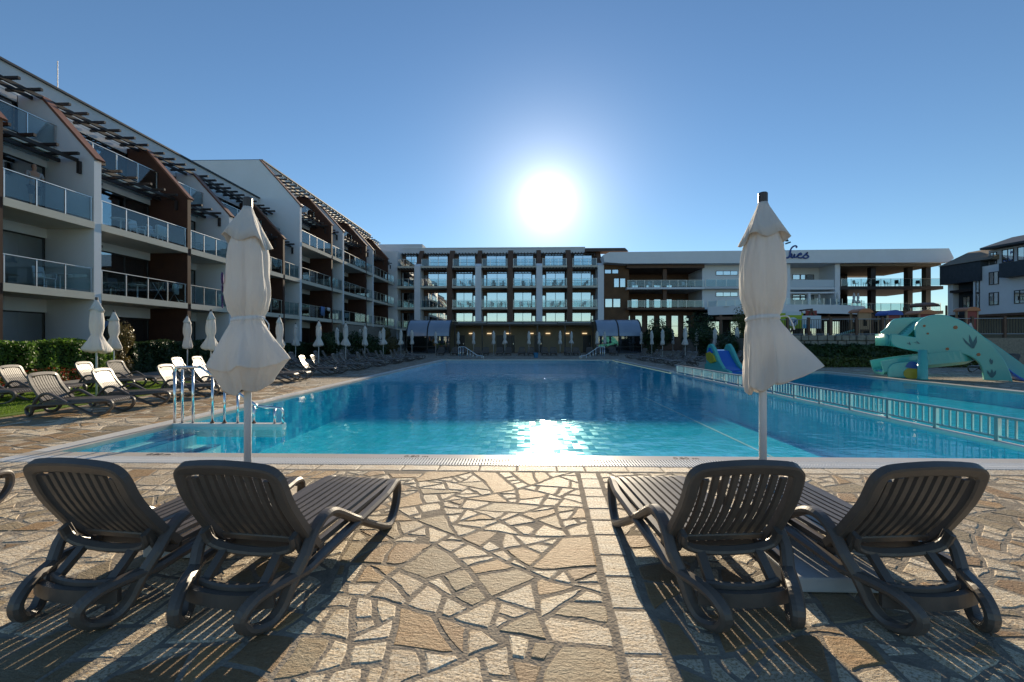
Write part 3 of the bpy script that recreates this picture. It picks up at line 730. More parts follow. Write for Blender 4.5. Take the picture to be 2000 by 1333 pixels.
def left_block(label, y_list, floors, knee, attic_z, fin_off, gable=False):
    bld = empty('hotel_wing', (0, 0, 0)); tag(bld, label, 'building')
    ztop = knee + 3.95
    y0, y1 = y_list[0], y_list[-1]
    MB(TL).box(y0 + .2, y1, -9, -4.25, -.1, ztop - 1.21).build('core', 'interior_dark', bld)
    for i, ya in enumerate(y_list[:-1]):
        yb = y_list[i + 1]; yf = ya + fin_off[i]
        party_wall(bld, TL, ya, ya + .32, knee, False, -12 if (gable and i == 0) else -4.2)
        party_wall(bld, TL, yf, yf + .24, knee, True)
        for (a0, a1, n) in ((ya + .321, yf - .001, 4), (yf + .241, yb - .001, 3)):
            for k, zf in enumerate(floors):
                zc = floors[k + 1] - .301 if k + 1 < len(floors) else attic_z - .29
                room(bld, TL, a0, a1, zf, zc, k == 0, n, random.choice((.22, .3, .42)), (.35, .7) if n == 4 else (.5,))
            MB(TL).box(a0, a1, -2.1, -2.0, attic_z - .45, attic_z - .29).build('wall_plate', 'frame_grey', bld)
            pergola(bld, TL, a0, a1, -1.95, -.25, attic_z - .38, .72, (.25, .72))
            MB(TL).box(a1 - .16, a1 - .04, -.62, -.50, attic_z - 1.05, attic_z - .53).build('bracket', 'beam_dark', bld)
            attic(bld, TL, a0, a1, attic_z, ztop, n)
    wing_roof(bld, TL, y0 + .33 if gable else y0, y1 - .02, ztop, -12)
    return bld
near_wing = left_block('white hotel wing with brown fins and pergolas nearest the camera', [9.7, 18.22, 26.8, 35.38], [.3, 3.5, 6.55], 9.3, 9.65, (5.0, 5.2, 6.1))
far_left = left_block('taller white hotel wing beyond the big blank gable', [35.4, 43.9, 52.7, 61.6], [.3, 3.5, 6.55, 9.65], 12.6, 12.75, (5.9, 6.5, 5.8), True)
MB(TL).box(43.0, 61.6, .15, .3, 0, 3.1).build('garden_wall', 'stone_wall', far_left)
# lightning rod on the near roof
lr = MB(); lr.tube([(-22.2, 20.1, 13.26), (-22.2, 20.1, 14.75)], .018, 6); lr.lathe([(.08, 13.26), (.08, 13.32), (.03, 13.36)], 8, (-22.2, 20.1))
tag(lr.build('lightning_rod', 'frame_grey'), 'thin grey lightning rod standing on the near roof edge', 'lightning rod')

# middle wing facing the camera
YF = 62.0
TF = lambda a, o, z: (a, YF - o, z)
mid = empty('hotel_wing'); tag(mid, 'long four-storey wing with sky-blue windows facing the pool under the sun', 'building')
MB(TF).box(-18.0, 11.0, -14, -4.3, -.1, 14.4).build('core', 'interior_dark', mid)
colx = [-15.3, -6.55, 2.15, 10.85]; fx = [-10.7, -2.0, 6.5]
floors = [.3, 3.25, 6.25, 9.3]; AT = 12.2; KN = 12.0; ZT = 15.35
def mid_wall(x_, w_, brown):
    if brown:
        p = MB(TF).prism([(0, -.1), (0, KN - .2), (-2.9, ZT - .35), (-4.2, ZT - .35), (-4.2, -.1)], x_ - w_ / 2, x_ + w_ / 2).build('brown_fin', 'brown_wood', mid)
    else:
        MB(TF).prism([(.12, -.1), (.12, KN + .1), (-.5, KN + .55), (-2.2, KN + .55), (-2.2, -.1)], x_ - w_ / 2, x_ + w_ / 2).build('white_pier', 'plaster_white', mid)
        MB(TF).prism([(-.51, KN + .56), (-2.9, ZT - .35), (-4.2, ZT - .35), (-4.2, KN + .56)], x_ - w_ / 2 + .1, x_ + w_ / 2 - .1).build('brown_fin', 'brown_wood', mid)
for x_ in colx: mid_wall(x_, .85, False)
for x_ in fx: mid_wall(x_, .75, True)
edges = [(-18.3, -15.3 - .43)] 
order = sorted([(x_, .43) for x_ in colx] + [(x_, .38) for x_ in fx])
edges += [(order[i][0] + order[i][1] + .001, order[i + 1][0] - order[i + 1][1] - .001) for i in range(len(order) - 1)]
for bi, (a0, a1) in enumerate(edges):
    for k, zf in enumerate(floors):
        zc = floors[k + 1] - .301 if k + 1 < len(floors) else AT - .29
        if k == 0: continue
        MB(TF).box(a0, a1, -2.1, .02, zf - .30, zf).build('balcony_slab', 'slab_cream', mid)
        balustrade(mid, TF, a0, a1, -.07, zf, 3)
        big = (a0 + .62, a1 - .12) if bi % 2 else (a0 + .12, a1 - .62)
        side = (a0 + .06, a0 + .58) if bi % 2 else (a1 - .58, a1 - .06)
        MB(TF).box(a0, a1, -2.25, -2.101, zf + 2.35, zc).build('lintel', 'brown_wood', mid)
        MB(TF).box(a0, a1, -2.40, -2.26, zf, zf + 2.34).build('back_panel', 'brown_wood', mid)
        window(mid, TF, big[0], big[1], -2.18, zf + .02, zf + 2.33, (.5,), 0, bars=.95)
        window(mid, TF, side[0], side[1], -2.18, zf + .02, zf + 1.9, (), 0)
    MB(TF).box(a0, a1, -2.6, -.2, AT - .28, AT).build('balcony_slab', 'slab_cream', mid)
    pergola(mid, TF, a0, a1, -.8, .15, AT - .42, .42, (.5,))
    balustrade(mid, TF, a0, a1, -.5, AT, 3)
    window(mid, TF, a0 + .5, a1 - .35, -3.0, AT + .02, AT + 2.15, (.5,), 0, bars=.95)
    MB(TF).box(a0, a1, -3.3, -3.06, AT, ZT - .9).build('back_panel', 'brown_wood', mid)
    pergola(mid, TF, a0, a1, -2.9, -2.0, ZT - 1.0, .42, (.5,))
MB(TF).box(-18.3, 9.0, -14, -2.85, ZT - .85, ZT - .04).build('roof_band', 'plaster_grey', mid)
MB(TF).box(-18.3, 9.05, -14, -2.75, ZT - .039, ZT + .04).build('roof_edge', 'aluminium', mid)
MB(TF).prism([(-1.5, ZT - .9), (-3.6, ZT + .02), (-3.6, ZT - .9)], 9.06, 15.1).build('brown_roof', 'brown_tower', mid)
MB(TF).box(-22.5, -15.4, -13, -3.5, ZT - .9, ZT + .75).build('stair_head', 'plaster_grey', mid)
MB(TF).box(-22.5, -18.35, -13, -.6, -.1, ZT - .91).build('link_wall', 'plaster_white', mid)

# brown stair tower
tw = empty('stair_tower'); tag(tw, 'brown rendered stair tower between the middle wing and the white terrace building', 'building')
MB(TF).box(11.3, 14.9, -9, -.35, -.1, 13.6).build('wall', 'brown_tower', tw)
for (x0, x1, z0, z1) in ((11.5, 12.55, 6.2, 7.45), (12.65, 13.7, 6.2, 7.45), (12.75, 13.5, 9.05, 10.35), (13.6, 14.4, 9.05, 10.35), (11.45, 12.4, 11.0, 11.6), (12.5, 13.4, 11.0, 11.6), (12.3, 13.3, 3.6, 4.4)):
    window(tw, TF, x0, x1, -.30, z0, z1, (), 0, fr=.05)

# ------------------------------------------------------------------ white terrace building on the right
TR = lambda a, o, z: TF(a * .955 + .15, o, z)
rb = empty('terrace_building'); tag(rb, 'long white terrace building with a thick flat roof band and blue script sign', 'building')
B = lambda n, m, *a: MB(TR).box(*a).build(n, m, rb)
zr0, zr1 = 12.15, 13.75
MB(TR).prism([(11.5, zr0 + .2), (14.5, zr0), (60.2, zr0 - .05), (60.9, zr0 + .5), (60.2, zr1 + .25), (12.2, zr1), (11.3, zr1 - .4)], -13, 1.3, 1).build('roof_band', 'plaster_white', rb)
B('core', 'interior_dark', 15.0, 52.0, -13, -6.5, -.1, zr0 - .01)
# recessed galleries
for (zf, bw) in ((8.95, 'white'), (6.1, 'brown')):
    B('gallery_slab', 'plaster_white' if bw == 'white' else 'brown_wood', 14.95, 26.2, -5.5, .6, zf - .28, zf)
    balustrade(rb, TR, 15.0, 26.1, .5, zf, 9, 1.0)
    B('back_wall', 'brown_wood', 14.95, 26.2, -5.8, -5.51, zf, zf + 2.9)
    for k in range(6):
        x0 = 15.3 + 1.8 * k
        window(rb, TR, x0, x0 + 1.1, -5.46, zf + .05, zf + (1.75 if bw == 'brown' else 1.1), (), 0)
    B('pillar', 'brown_wood', 20.4, 20.95, -.6, -.1, zf + .001, zf + 2.85)
B('gallery_ceiling', 'brown_wood', 14.95, 26.2, -5.5, .5, zr0 - .5, zr0 - .06)
for k in range(6): window(rb, TR, 15.2 + 1.85 * k, 16.3 + 1.85 * k, -3.0, 2.0, 5.2, (), 0, bars=1.6)
B('lower_wall', 'brown_wood', 14.95, 26.2, -3.4, -3.1, 0, 5.8)
# white middle part
B('white_wall', 'plaster_white', 26.21, 37.0, -6, -.3, 5.9, zr0 - .001)
for z0 in (10.7, 7.7):
    window(rb, TR, 28.2, 31.4, -.26, z0, z0 + .62, (.33, .66), 0, fr=.05); window(rb, TR, 33.8, 36.2, -.26, z0, z0 + .62, (.5,), 0, fr=.05)
B('ledge', 'plaster_grey', 26.21, 37.0, -.29, .7, 8.7, 8.95)
balustrade(rb, TR, 26.25, 36.9, .6, 8.96, 7, 1.1)
B('white_pier', 'plaster_white', 37.01, 38.6, -6, .4, -.1, zr0 - .001)
B('white_pier', 'plaster_white', 45.0, 45.7, -6, .4, 5.9, zr0 - .001)
B('back_wall', 'plaster_white', 38.61, 44.99, -3.2, -2.9, 5.9, zr0 - .001)
for z0 in (10.4, 7.4):
    for (x0, x1) in ((38.9, 39.7), (41.0, 42.1), (42.2, 43.0), (43.1, 44.2)): window(rb, TR, x0, x1, -2.86, z0, z0 + .75, (), 0, fr=.05)
B('gallery_slab', 'plaster_white', 38.61, 44.99, -2.89, .3, 8.6, 8.9); B('gallery_beam', 'plaster_white', 38.61, 44.99, -.2, .25, 8.05, 8.25)
B('white_post', 'plaster_white', 41.3, 41.65, -.15, .2, 5.9, 8.04)
MB(TR).box(38.65, 44.95, .2, .24, 8.95, 9.95).build('frosted_panel', 'banner_white', rb)
# open terraces at the right end
for zf in (9.0, 5.6):
    B('gallery_slab', 'beam_dark', 45.71, 60.2, -9, .5, zf - .45, zf)
    balustrade(rb, TR, 45.8, 60.0, .4, zf, 10, 1.05)
B('gallery_ceiling', 'roof_tan', 45.71, 59.8, -9, .6, zr0 - .35, zr0 - .08)
for x_ in (51.0, 56.3, 58.9): B('dark_column', 'frame_dark', x_, x_ + .7, -1.4, -.7, 0, zr0 - .36)
for k in range(3): window(rb, TR, 46.2 + 1.9 * k, 47.9 + 1.9 * k, -6.3, 9.1, 11.5, (), 0)
# curved terrace that juts out over the restaurant
def arc_terr(n=22): return [(26.5 + 22.3 * t, .4 + 4.2 * math.sin(math.pi * (t * .94 + .03)) ** .8) for t in [i / n for i in range(n + 1)]]
ar = arc_terr(); prof = [(a, o) for a, o in ar]
tp = MB(TR); tp.v = []; 
tp.prism(prof + [(49.0, -.25), (26.3, -.25)], 5.25, 5.35, 2); tp.build('terrace_floor', 'slab_cream', rb)
fz = MB(TR)
for i in range(len(ar) - 1):
    (a0, o0), (a1, o1) = ar[i], ar[i + 1]
    fz.add([(a0, o0 + .02, 5.0), (a1, o1 + .02, 5.0), (a1, o1 + .02, 6.15), (a0, o0 + .02, 6.15), (a0, o0 - .2, 5.36), (a1, o1 - .2, 5.36), (a1, o1 - .2, 6.15), (a0, o0 - .2, 6.15)], [(0, 1, 2, 3), (7, 6, 5, 4), (3, 2, 6, 7), (0, 4, 5, 1)])
fz.build('terrace_parapet', 'plaster_white', rb)
gp = MB(TR)
for i in range(len(ar) - 1):
    (a0, o0), (a1, o1) = ar[i], ar[i + 1]
    gp.add([(a0, o0 - .1, 6.16), (a1, o1 - .1, 6.16), (a1, o1 - .1, 6.95), (a0, o0 - .1, 6.95)], [(0, 1, 2, 3)])
    MB(TR).box(a0 - .03, a0 + .03, o0 - .14, o0 - .08, 6.151, 7.0).build('terrace_post', 'aluminium', rb)
gp.build('terrace_glass', 'rail_glass', rb, fix=False)
B('lower_wall', 'interior_dark', 26.21, 60.0, -4, -.5, 0, 4.99)
for k in range(9): window(rb, TR, 27 + 3.4 * k, 29.3 + 3.4 * k, -.45, 2.2, 4.4, (.5,), 0)
for k in range(8): MB(TR).box(27.5 + 3 * k, 27.8 + 3 * k, 2.2, 2.5, 0, 4.98).build('restaurant_post', 'brown_wood', rb)
B('restaurant_beam', 'brown_wood', 27, 49, 2.15, 2.55, 4.3, 4.7)
B('roof_vent', 'frame_grey', 31.6, 31.9, -4, -3.7, zr1 + .2, zr1 + .55); B('roof_vent', 'frame_grey', 48.2, 48.6, -3, -2.6, zr1 + .2, zr1 + .6)
# blue script sign on the roof band, strokes as raised ribbons (sign seen partly behind the near umbrella)
sg = empty('roof_sign', (35.9, YF - 1.35, 12.72)); tag(sg, 'blue script lettering fixed to the white roof band', 'sign')
def stroke(pts, matn, name, w_=.16):
    path = catmull([Vector((x_, 0, z_)) for x_, z_ in pts], 5)
    MB().sweep([Vector((p.x, -.06, p.z)) for p in path], rrect(.10, w_), side=(0, 1, 0)).build(name, matn, sg, smooth=False)
q = .0766    # metres per zoomed pixel / 10
def zp(l): return [((x_ - 320) * .0077, (455 - y_) * .0077) for x_, y_ in l]
stroke(zp([(315, 445), (350, 440), (378, 400), (385, 340), (395, 290), (430, 248), (470, 232), (497, 245), (488, 268)]), 'sign_blue', 'letter_s', .22)
stroke(zp([(385, 435), (412, 372), (405, 425), (430, 440), (462, 380), (455, 425), (470, 440)]), 'sign_blue', 'letter_u', .2)
stroke(zp([(480, 438), (530, 400), (580, 388), (565, 362), (525, 390), (520, 430), (575, 445), (620, 415)]), 'sign_blue', 'letter_e', .2)
stroke(zp([(625, 410), (690, 352), (668, 380), (705, 425), (660, 452), (610, 440)]), 'sign_blue', 'letter_s', .2)
stroke(zp([(300, 195), (345, 180), (390, 165)]), 'sign_teal', 'flourish', .2); stroke(zp([(285, 110), (318, 118), (345, 140), (300, 140)]), 'sign_teal', 'flourish', .2)
MB().bar((-.6, .6, 1.0), (1.2, .6, 1.0), .08, .08).bar((0, .6, 0), (0, .6, 3), .06, .06).build('sign_frame', 'frame_grey', sg)

# ------------------------------------------------------------------ white house at the far right
hb = empty('guest_house'); tag(hb, 'white house with slate mansard and square windows at the far right edge', 'building')
TH_O = at(1845, 600, 56.0); TH_E = at(2050, 600, 46.0)
hd = Vector((TH_E.x - TH_O.x, TH_E.y - TH_O.y, 0)); HL = hd.length; hd.normalize(); hn = Vector((hd.y, -hd.x, 0))
TH = lambda a, o, z: tuple(Vector((TH_O.x, TH_O.y, 0)) + hd * a + hn * o + Vector((0, 0, z)))
kx = HL / 205
H_ = lambda n, m, x0, x1, o0, o1, z0, z1: MB(TH).box((x0 - 1845) * kx, (x1 - 1845) * kx, o0, o1, z0, z1).build(n, m, hb)
H_('wall', 'plaster_white', 1846, 1858, -8, -.4, 2.6, 8.6); H_('dark_bay', 'slate', 1859, 1908, -8, -1.2, 2.6, 8.6)
H_('wall', 'plaster_white', 1909, 2046, -8, 0, 4.6, 10.3); H_('ground_wall', 'beige_wall', 1909, 2046, -8, -.6, 1.5, 4.3); H_('eave', 'brown_wood', 1905, 2050, -8, .25, 4.31, 4.58)
H_('mansard', 'slate', 1838, 1928, -8, .3, 8.65, 11.0)
MB(TH).prism([(.5, 11.01), (-4, 13.0), (-8.5, 11.01)], -8 * kx, 105 * kx).build('roof', 'roof_tan', hb)
H_('attic_wall', 'plaster_grey', 1929, 2046, -8, -.8, 10.31, 12.2); MB(TH).prism([(.5, 12.25), (.5, 12.45), (-4, 13.9), (-8.5, 12.3)], 85 * kx, 203 * kx).build('roof', 'slate', hb)
H_('balcony', 'slate', 1978, 2046, .01, 1.2, 8.6, 10.2)
for (x0, x1, z0, z1, o) in ((1942, 1961, 5.6, 7.1, .04), (1942, 1961, 8.0, 9.5, .04), (1990, 2010, 5.6, 7.1, .04), (1932, 1946, 10.5, 11.9, -.76), (1956, 1978, 10.5, 12.0, -.76), (1985, 2010, 10.5, 12.0, -.76), (1868, 1885, 5.5, 7, -1.16), (1915, 1923, 5, 10, .04)):
    window(hb, TH, (x0 - 1845) * kx, (x1 - 1845) * kx, o, z0, z1, (.5,) if x1 - x0 > 12 else (), 0, fr=.07)
H_('balcony_slab', 'beam_dark', 1860, 1906, -1.19, .2, 4.4, 4.7); H_('balcony_slab', 'beam_dark', 1860, 1906, -1.19, .2, 7.5, 7.8)

# ------------------------------------------------------------------ retractable pool enclosure and pool bar wall
YE = 50.0
def vault(x_list, label):
    root = empty('pool_enclosure', ((x_list[0] + x_list[-1]) / 2, YE, 0)); tag(root, label, 'pool enclosure', 'telescopic pool enclosures'); cx = (x_list[0] + x_list[-1]) / 2
    prof = [(0, 0), (0, 2.0)] + [(2.3 - 2.3 * math.cos(t), 2.0 + 1.95 * math.sin(t)) for t in [math.pi / 2 * k / 8 for k in range(1, 9)]] + [(4.6, 4.0)]
    for x_ in x_list:
        MB().sweep([Vector((x_ - cx, p[0], p[1])) for p in prof], rrect(.14, .14), side=(1, 0, 0)).build('rib', 'frame_dark', root)
    for i in range(len(x_list) - 1):
        a, b = x_list[i] - cx + .075, x_list[i + 1] - cx - .075
        g_ = MB()
        for j in range(len(prof) - 1):
            if j == 0: continue
            p, r_ = prof[j], prof[j + 1]
            g_.add([(a, p[0], p[1]), (b, p[0], p[1]), (b, r_[0], r_[1]), (a, r_[0], r_[1])], [(0, 1, 2, 3)])
        g_.build('curved_panel', 'polycarbonate', root, smooth=True, fix=False)
        MB().box(a, b, -.015, .015, .75, 1.93).build('side_panel', 'smoked_glass', root)
        MB().box(a, b, -.02, .02, .05, .72).build('side_panel', 'smoked_glass', root)
        for z_ in (.72, 1.93): MB().box(a, b, -.045, .045, z_, z_ + .07).build('rail', 'frame_dark', root)
    return root
vault([-13.6, -11.2, -8.6], 'curved glazed pool enclosure parked beside the left wing')
vault([8.3, 10.8, 13.4], 'curved glazed pool enclosure parked before the brown stair tower')
bar = empty('pool_bar', (0, YE, 0)); tag(bar, 'low beige pool bar front with lit strip lamps under a dark canopy', 'pool bar')
MB().box(-14.2, 13.8, 5.0, 5.3, 0, 3.9).build('wall', 'beige_wall', bar)
MB().box(-8.5, 8.2, 2.2, 4.99, 3.35, 3.55).build('canopy', 'beam_dark', bar); MB().box(-8.5, 8.2, 1.9, 2.199, 3.3, 3.75).build('canopy_edge', 'frame_dark', bar)
for (a, b, z_) in ((-7.9, -4.5, 3.62), (-4.4, -.2, 3.57), (-.1, 3.9, 3.57), (4.0, 7.9, 3.62)): MB().box(a, b, 1.85, 1.899, z_ - .08, z_ + .06).build('canopy_strip', 'frame_grey', bar)
for x_ in (-6.7, -4.4, -2.0, .9, 3.0, 5.4, 7.6):
    MB().box(x_ - .28, x_ + .28, 4.86, 4.998, 2.32, 2.43).build('lamp_tube', 'lamp_glow', bar)
for x_ in (-8.0, -3.0, -1.7, 1.8, 7.9):
    d_ = MB().box(x_ - .5, x_ + .5, 4.93, 4.999, 0, 2.15).build('door', 'frame_dark', bar); MB().box(x_ + .3, x_ + .36, 4.88, 4.929, 1.0, 1.15).build('handle', 'steel', d_)
for k in range(6): MB().box(-8.4 + 3.3 * k, -8.25 + 3.3 * k, 2.0, 2.15, 0, 3.3).build('post', 'frame_dark', bar)

# ------------------------------------------------------------------ raised playground terrace on the right
tr = MB().prism([(15.5, 29.0), (24.5, 28.0), (60, 25), (70, 40), (61, 57), (26, 57.5), (16.5, 46)], -.05, 1.62, 2).build('terrace', 'terrace'); tag(tr, kind='structure')
sw = empty('retaining_wall', (20, 28.3, 0)); tag(sw, 'rough pale stone retaining wall under the playground fence', 'wall')
random.seed(5)
for row in range(5):
    z_ = .36 * row; x_ = 15.4 - 20 + random.uniform(0, .3)
    while x_ < 14:
        l = random.uniform(.35, .75); h_ = .34
        y_ = (-.15 + random.uniform(-.06, .06)) if x_ + 20 < 24.5 else -.15 - (x_ + 20 - 24.5) * .0845
        y_ += (.45 - (x_ + 20 - 15.5) * .11) if x_ + 20 < 24.5 else -.55
        mb_ = MB().box(x_, x_ + l - .03, y_ - .25, y_ + .25, z_ + .01, z_ + h_)
        if -5 < x_ < 7: mb_.build('stone', 'stone_wall', sw, bevel=.04)
        x_ += l
MB().prism([(-4.6, .55), (4.5, -.45), (15, -1.35), (15, -1.0), (4.5, -.05), (-4.6, .9)], 0, 1.6, 2).build('backing', 'mortar', sw)
# terrace fence
fe = empty('terrace_fence', (17, 29.5, 1.62)); tag(fe, 'grey metal fence with brown posts along the playground terrace', 'fence')
fpts = [(16.2, 29.3), (20.0, 28.7), (24.6, 28.25), (30, 27.75), (36, 27.25), (42, 26.7)]
def fp(t):
    k = min(len(fpts) - 2, int(t)); u = t - k; return Vector((fpts[k][0] + (fpts[k + 1][0] - fpts[k][0]) * u - 17, fpts[k][1] + (fpts[k + 1][1] - fpts[k][1]) * u - 29.5 + .3, 0))
for z_ in (1.22, .25): MB().tube([fp(t * .5) + Vector((0, 0, z_)) for t in range(11)], .03, 6).build('rail', 'frame_grey', fe)
for k in range(16): p = fp(k / 3.0); MB().box(p.x - .07, p.x + .07, p.y - .07, p.y + .07, 0, 1.35).build('post', 'brown_wood', fe)
bars_ = MB()
for k in range(190): p = fp(k * 5 / 190.); bars_.box(p.x - .012, p.x + .012, p.y - .012, p.y + .012, .26, 1.2)
tag(bars_.build('fence_bars', 'frame_dark', fe, fix=False), kind='stuff')

hedge('dark leafy hedge below the stone wall beside the turquoise slide', 16.2, 23.6, 25.6, 27.3, 0, 1.12, 'leaf_dark', 20000, .10, seed=12)
gc = leaf_cloud('ground_cover', 'leaf_olive', 9000, box_sampler(15.2, 25.5, 24.2, 25.7, 0, .45, .08), .09, None, 13); tag(gc, 'low yellow-green ground cover at the foot of the dark hedge', 'ground cover', kind='stuff')
for i, (x_, y_, r_, mt, lb) in enumerate(((14.6, 47, (1.5, 1.3, 1.7), 'leaf_dark', 'dark bushy shrub beside the right pool enclosure'), (18.5, 45, (2.3, 1.6, 2.0), 'leaf_dark', 'broad dark shrub under the white terrace corner'), (22.3, 43, (2.3, 1.8, 2.2), 'leaf_olive', 'olive shrub mass left of the lime banner'),
                                          (16.6, 39, (1.6, 1.6, 1.4), 'leaf_dark', 'low dark shrub behind the right-hand sun loungers'), (15.9, 33.5, (1.2, 1.8, 1.1), 'leaf_dark', 'low dark shrub next to the small toddler slide'),
                                          (-14.5, 40, (1.2, 2.5, 1.2), 'leaf_dark', 'dark shrub at the beige wall behind the far left loungers'), (-14.9, 47, (1.0, 2.2, 1.3), 'leaf_bronze', 'brownish shrub next to the left pool enclosure'), (-15.4, 34, (1.2, 1.8, .95), 'leaf_dark', 'dark shrub below the brown balconies of the taller wing'))):
    shrub(lb, (x_, y_, 0), r_, mt, 5200, .10, 30 + i, group='shrubs round the deck')

# banners
bn = empty('banner', (25.2, 29.0, 1.62)); tag(bn, 'lime and white banner with a round emblem on the terrace fence', 'banner')
p0 = at(1527, 640, 33.0); p1 = at(1567, 612, 33.0)
def flat(name, x0, y0, x1, y1, D, m_, parent, dy=0.0, th=.03):
    a = at(x0, y1, D); b = at(x1, y0, D); pl = parent.location
    return MB().box(a.x - pl.x, b.x - pl.x, a.y - pl.y + dy, a.y - pl.y + dy + th, a.z - pl.z, b.z - pl.z).build(name, m_, parent)
flat('sheet', 1522, 612, 1568, 642, 33, 'banner_lime', bn); flat('white_band', 1534, 609, 1564, 616, 33, 'banner_white', bn, -.04)
e_ = at(1548, 629, 33) - Vector(bn.location); MB().prism([(e_.x + .38 * math.cos(t), e_.z + .34 * math.sin(t)) for t in [k * math.pi / 10 for k in range(20)]], e_.y - .05, e_.y - .011, 1).build('round_emblem', 'banner_white', bn)
MB().bar((e_.x - .05, e_.y - .06, e_.z - .15), (e_.x + .25, e_.y - .06, e_.z + .12), .02, .09).build('emblem_mark', 'print_blue', bn)
bn2 = empty('banner', (26.5, 28.6, 1.62)); tag(bn2, 'pale blue-white rules banner with a cyan corner on the terrace fence', 'banner')
flat('sheet', 1567, 617, 1603, 642, 31.5, 'banner_white', bn2); flat('cyan_corner', 1568, 634, 1585, 641.5, 31.5, 'banner_cyan', bn2, -.025, .02)

# playground: climbing towers with coloured roofs
def play_tower(label, x0, x1, yt, yr, yb, D, roofm, wallm, slide=False):
    a = at(x0, yb, D); b = at(x1, yr, D); t_ = at(x1, yt, D); root = empty('play_tower', (a.x, a.y, 1.62)); tag(root, label, 'playground tower', 'playground towers')
    W_ = b.x - a.x; hr = b.z - 1.62; ht = t_.z - 1.62; hb_ = max(.5, hr * .35)
    for dx in (0, W_):
        for dy in (0, W_ * .9): MB().box(dx - .06, dx + .06, dy - .06, dy + .06, 0, hr).build('post', 'play_tan', root)
    n = 10; arc = [(W_ * (.5 + .62 * math.cos(math.pi * k / n)), hr + (ht - hr) * math.sin(math.pi * k / n)) for k in range(n + 1)]
    MB().prism(arc, -.2, W_ * .9 + .2, 1).build('roof', roofm, root)
    MB().box(-.04, W_ + .04, .0, W_ * .9, hb_ - .1, hb_).build('floor', 'brown_wood', root)
    # front panel with an arched opening
    o_ = [(W_ * .5 + W_ * .22 * math.cos(math.pi * k / 8), hb_ + (hr - hb_) * .45 + W_ * .22 * math.sin(math.pi * k / 8)) for k in range(9)]
    f_ = MB()
    for k in range(8):
        (xa, za), (xb, zb) = o_[k], o_[k + 1]; f_.add([(xb, -.03, zb), (xa, -.03, za), (xa, -.03, hr), (xb, -.03, hr), (xb, .03, zb), (xa, .03, za), (xa, .03, hr), (xb, .03, hr)], [(0, 1, 2, 3), (7, 6, 5, 4), (0, 4, 5, 1)])
    f_.box(.06, W_ * .28, -.03, .03, hb_, hr); f_.box(W_ * .72, W_ - .06, -.03, .03, hb_, hr); f_.box(W_ * .281, W_ * .719, -.029, .029, hb_, hb_ + (hr - hb_) * .2)
    f_.build('front_panel', wallm, root)
    if slide: MB().bar((-.1, .2, hb_), (-2.2, .1, .1), .5, .08).build('chute', 'play_green', root)
play_tower('tan play tower with orange arched roof and a green chute', 1677, 1699, 603, 611, 642, 36, 'play_orange', 'play_tan', True)
play_tower('play tower with a bright blue roof and dark red walls', 1733, 1757, 606, 616, 642, 36, 'play_blue', 'play_red')
play_tower('play tower with an orange-red shell roof behind the slide', 1795, 1823, 606, 614, 640, 38, 'play_orange', 'play_red')
play_tower('far play tower with a small orange cap near the white house', 1887, 1908, 600, 608, 640, 38, 'play_orange', 'play_red')
# climbing frame peak
cf = empty('climbing_frame', tuple(at(1585, 650, 40).xy) + (1.62,)); tag(cf, 'tall brown A-shaped climbing frame behind the pale banner', 'climbing frame')
for s in (-1, 1): MB().bar((s * 1.2, 0, 0), (0, 0, 2.7), .12, .12).build('leg', 'brown_wood', cf); MB().bar((s * 1.2, 1.6, 0), (0, 1.6, 2.7), .12, .12).build('leg', 'brown_wood', cf)
MB().bar((0, -.1, 2.72), (0, 1.7, 2.72), .12, .12).build('ridge_beam', 'brown_wood', cf); MB().bar((-.5, .05, 1.9), (.5, .05, 1.9), .06, 1.4).build('panel', 'play_red', cf)
gz = empty('gazebo', tuple(at(1806, 650, 44).xy) + (1.62,)); tag(gz, 'small brown-roofed shelter behind the big slide', 'shelter')
MB().lathe([(1.6, 3.3), (1.5, 3.42), (.9, 3.62), (.05, 3.68)], 4, (0, 0)).build('roof', 'brown_copper', gz)
for s in (-1, 1):
    for u in (-1, 1): MB().box(s * 1.1 - .06, s * 1.1 + .06, u * 1.1 - .06, u * 1.1 + .06, 0, 3.3).build('post', 'brown_wood', gz)

# ------------------------------------------------------------------ railings
def rail_thing(name, label, flip=1, loc=(0, 0, 0), rz=0):
    root = empty(name, loc, rz); tag(root, label, 'handrail', 'stainless pool-step handrails')
    P = [(0, 0, .88), (.02, 0, .93), (.08, 0, .95), (.42, 0, .95), (.5, 0, .92), (1.38, 0, .33), (1.46, 0, .29), (1.80, 0, .26), (1.86, 0, .23), (1.88, 0, .17), (1.88, 0, 0)]
    MB().tube(catmull(P, 4), .022, 10).build('handrail', 'steel', root, smooth=True)
    def zt(x_): return .935 if x_ < .45 else (.93 - (x_ - .48) * .67 if x_ < 1.4 else .27)
    for x_ in (.0, .135, .32, .66, .87, 1.10, 1.38, 1.74):
        MB().tube([(x_, 0, 0), (x_, 0, (zt(x_) - .02) if x_ > 0 else .9)], .020 if x_ else .022, 10).build('post', 'steel', root, smooth=True)
        if x_ in (.66, .87, 1.38): MB().lathe([(.034, 0), (.034, .02), (.024, .024)], 10, (x_, 0)).build('flange', 'brown_copper', root)
    return root
h1 = rail_thing('handrail', 'stainless steel handrail on the white curb at the near pool steps', loc=(-5.98, 7.285, .02))
h2 = copy_tree(h1); h2.location = (-5.0, 33.2, .02); h2['label'] = 'far stainless handrail at the left end of the far pool edge'
h3 = copy_tree(h1); h3.location = (6.1, 33.2, .02); h3.rotation_euler = (0, 0, math.pi); h3['label'] = 'far stainless handrail at the right end of the far pool edge'

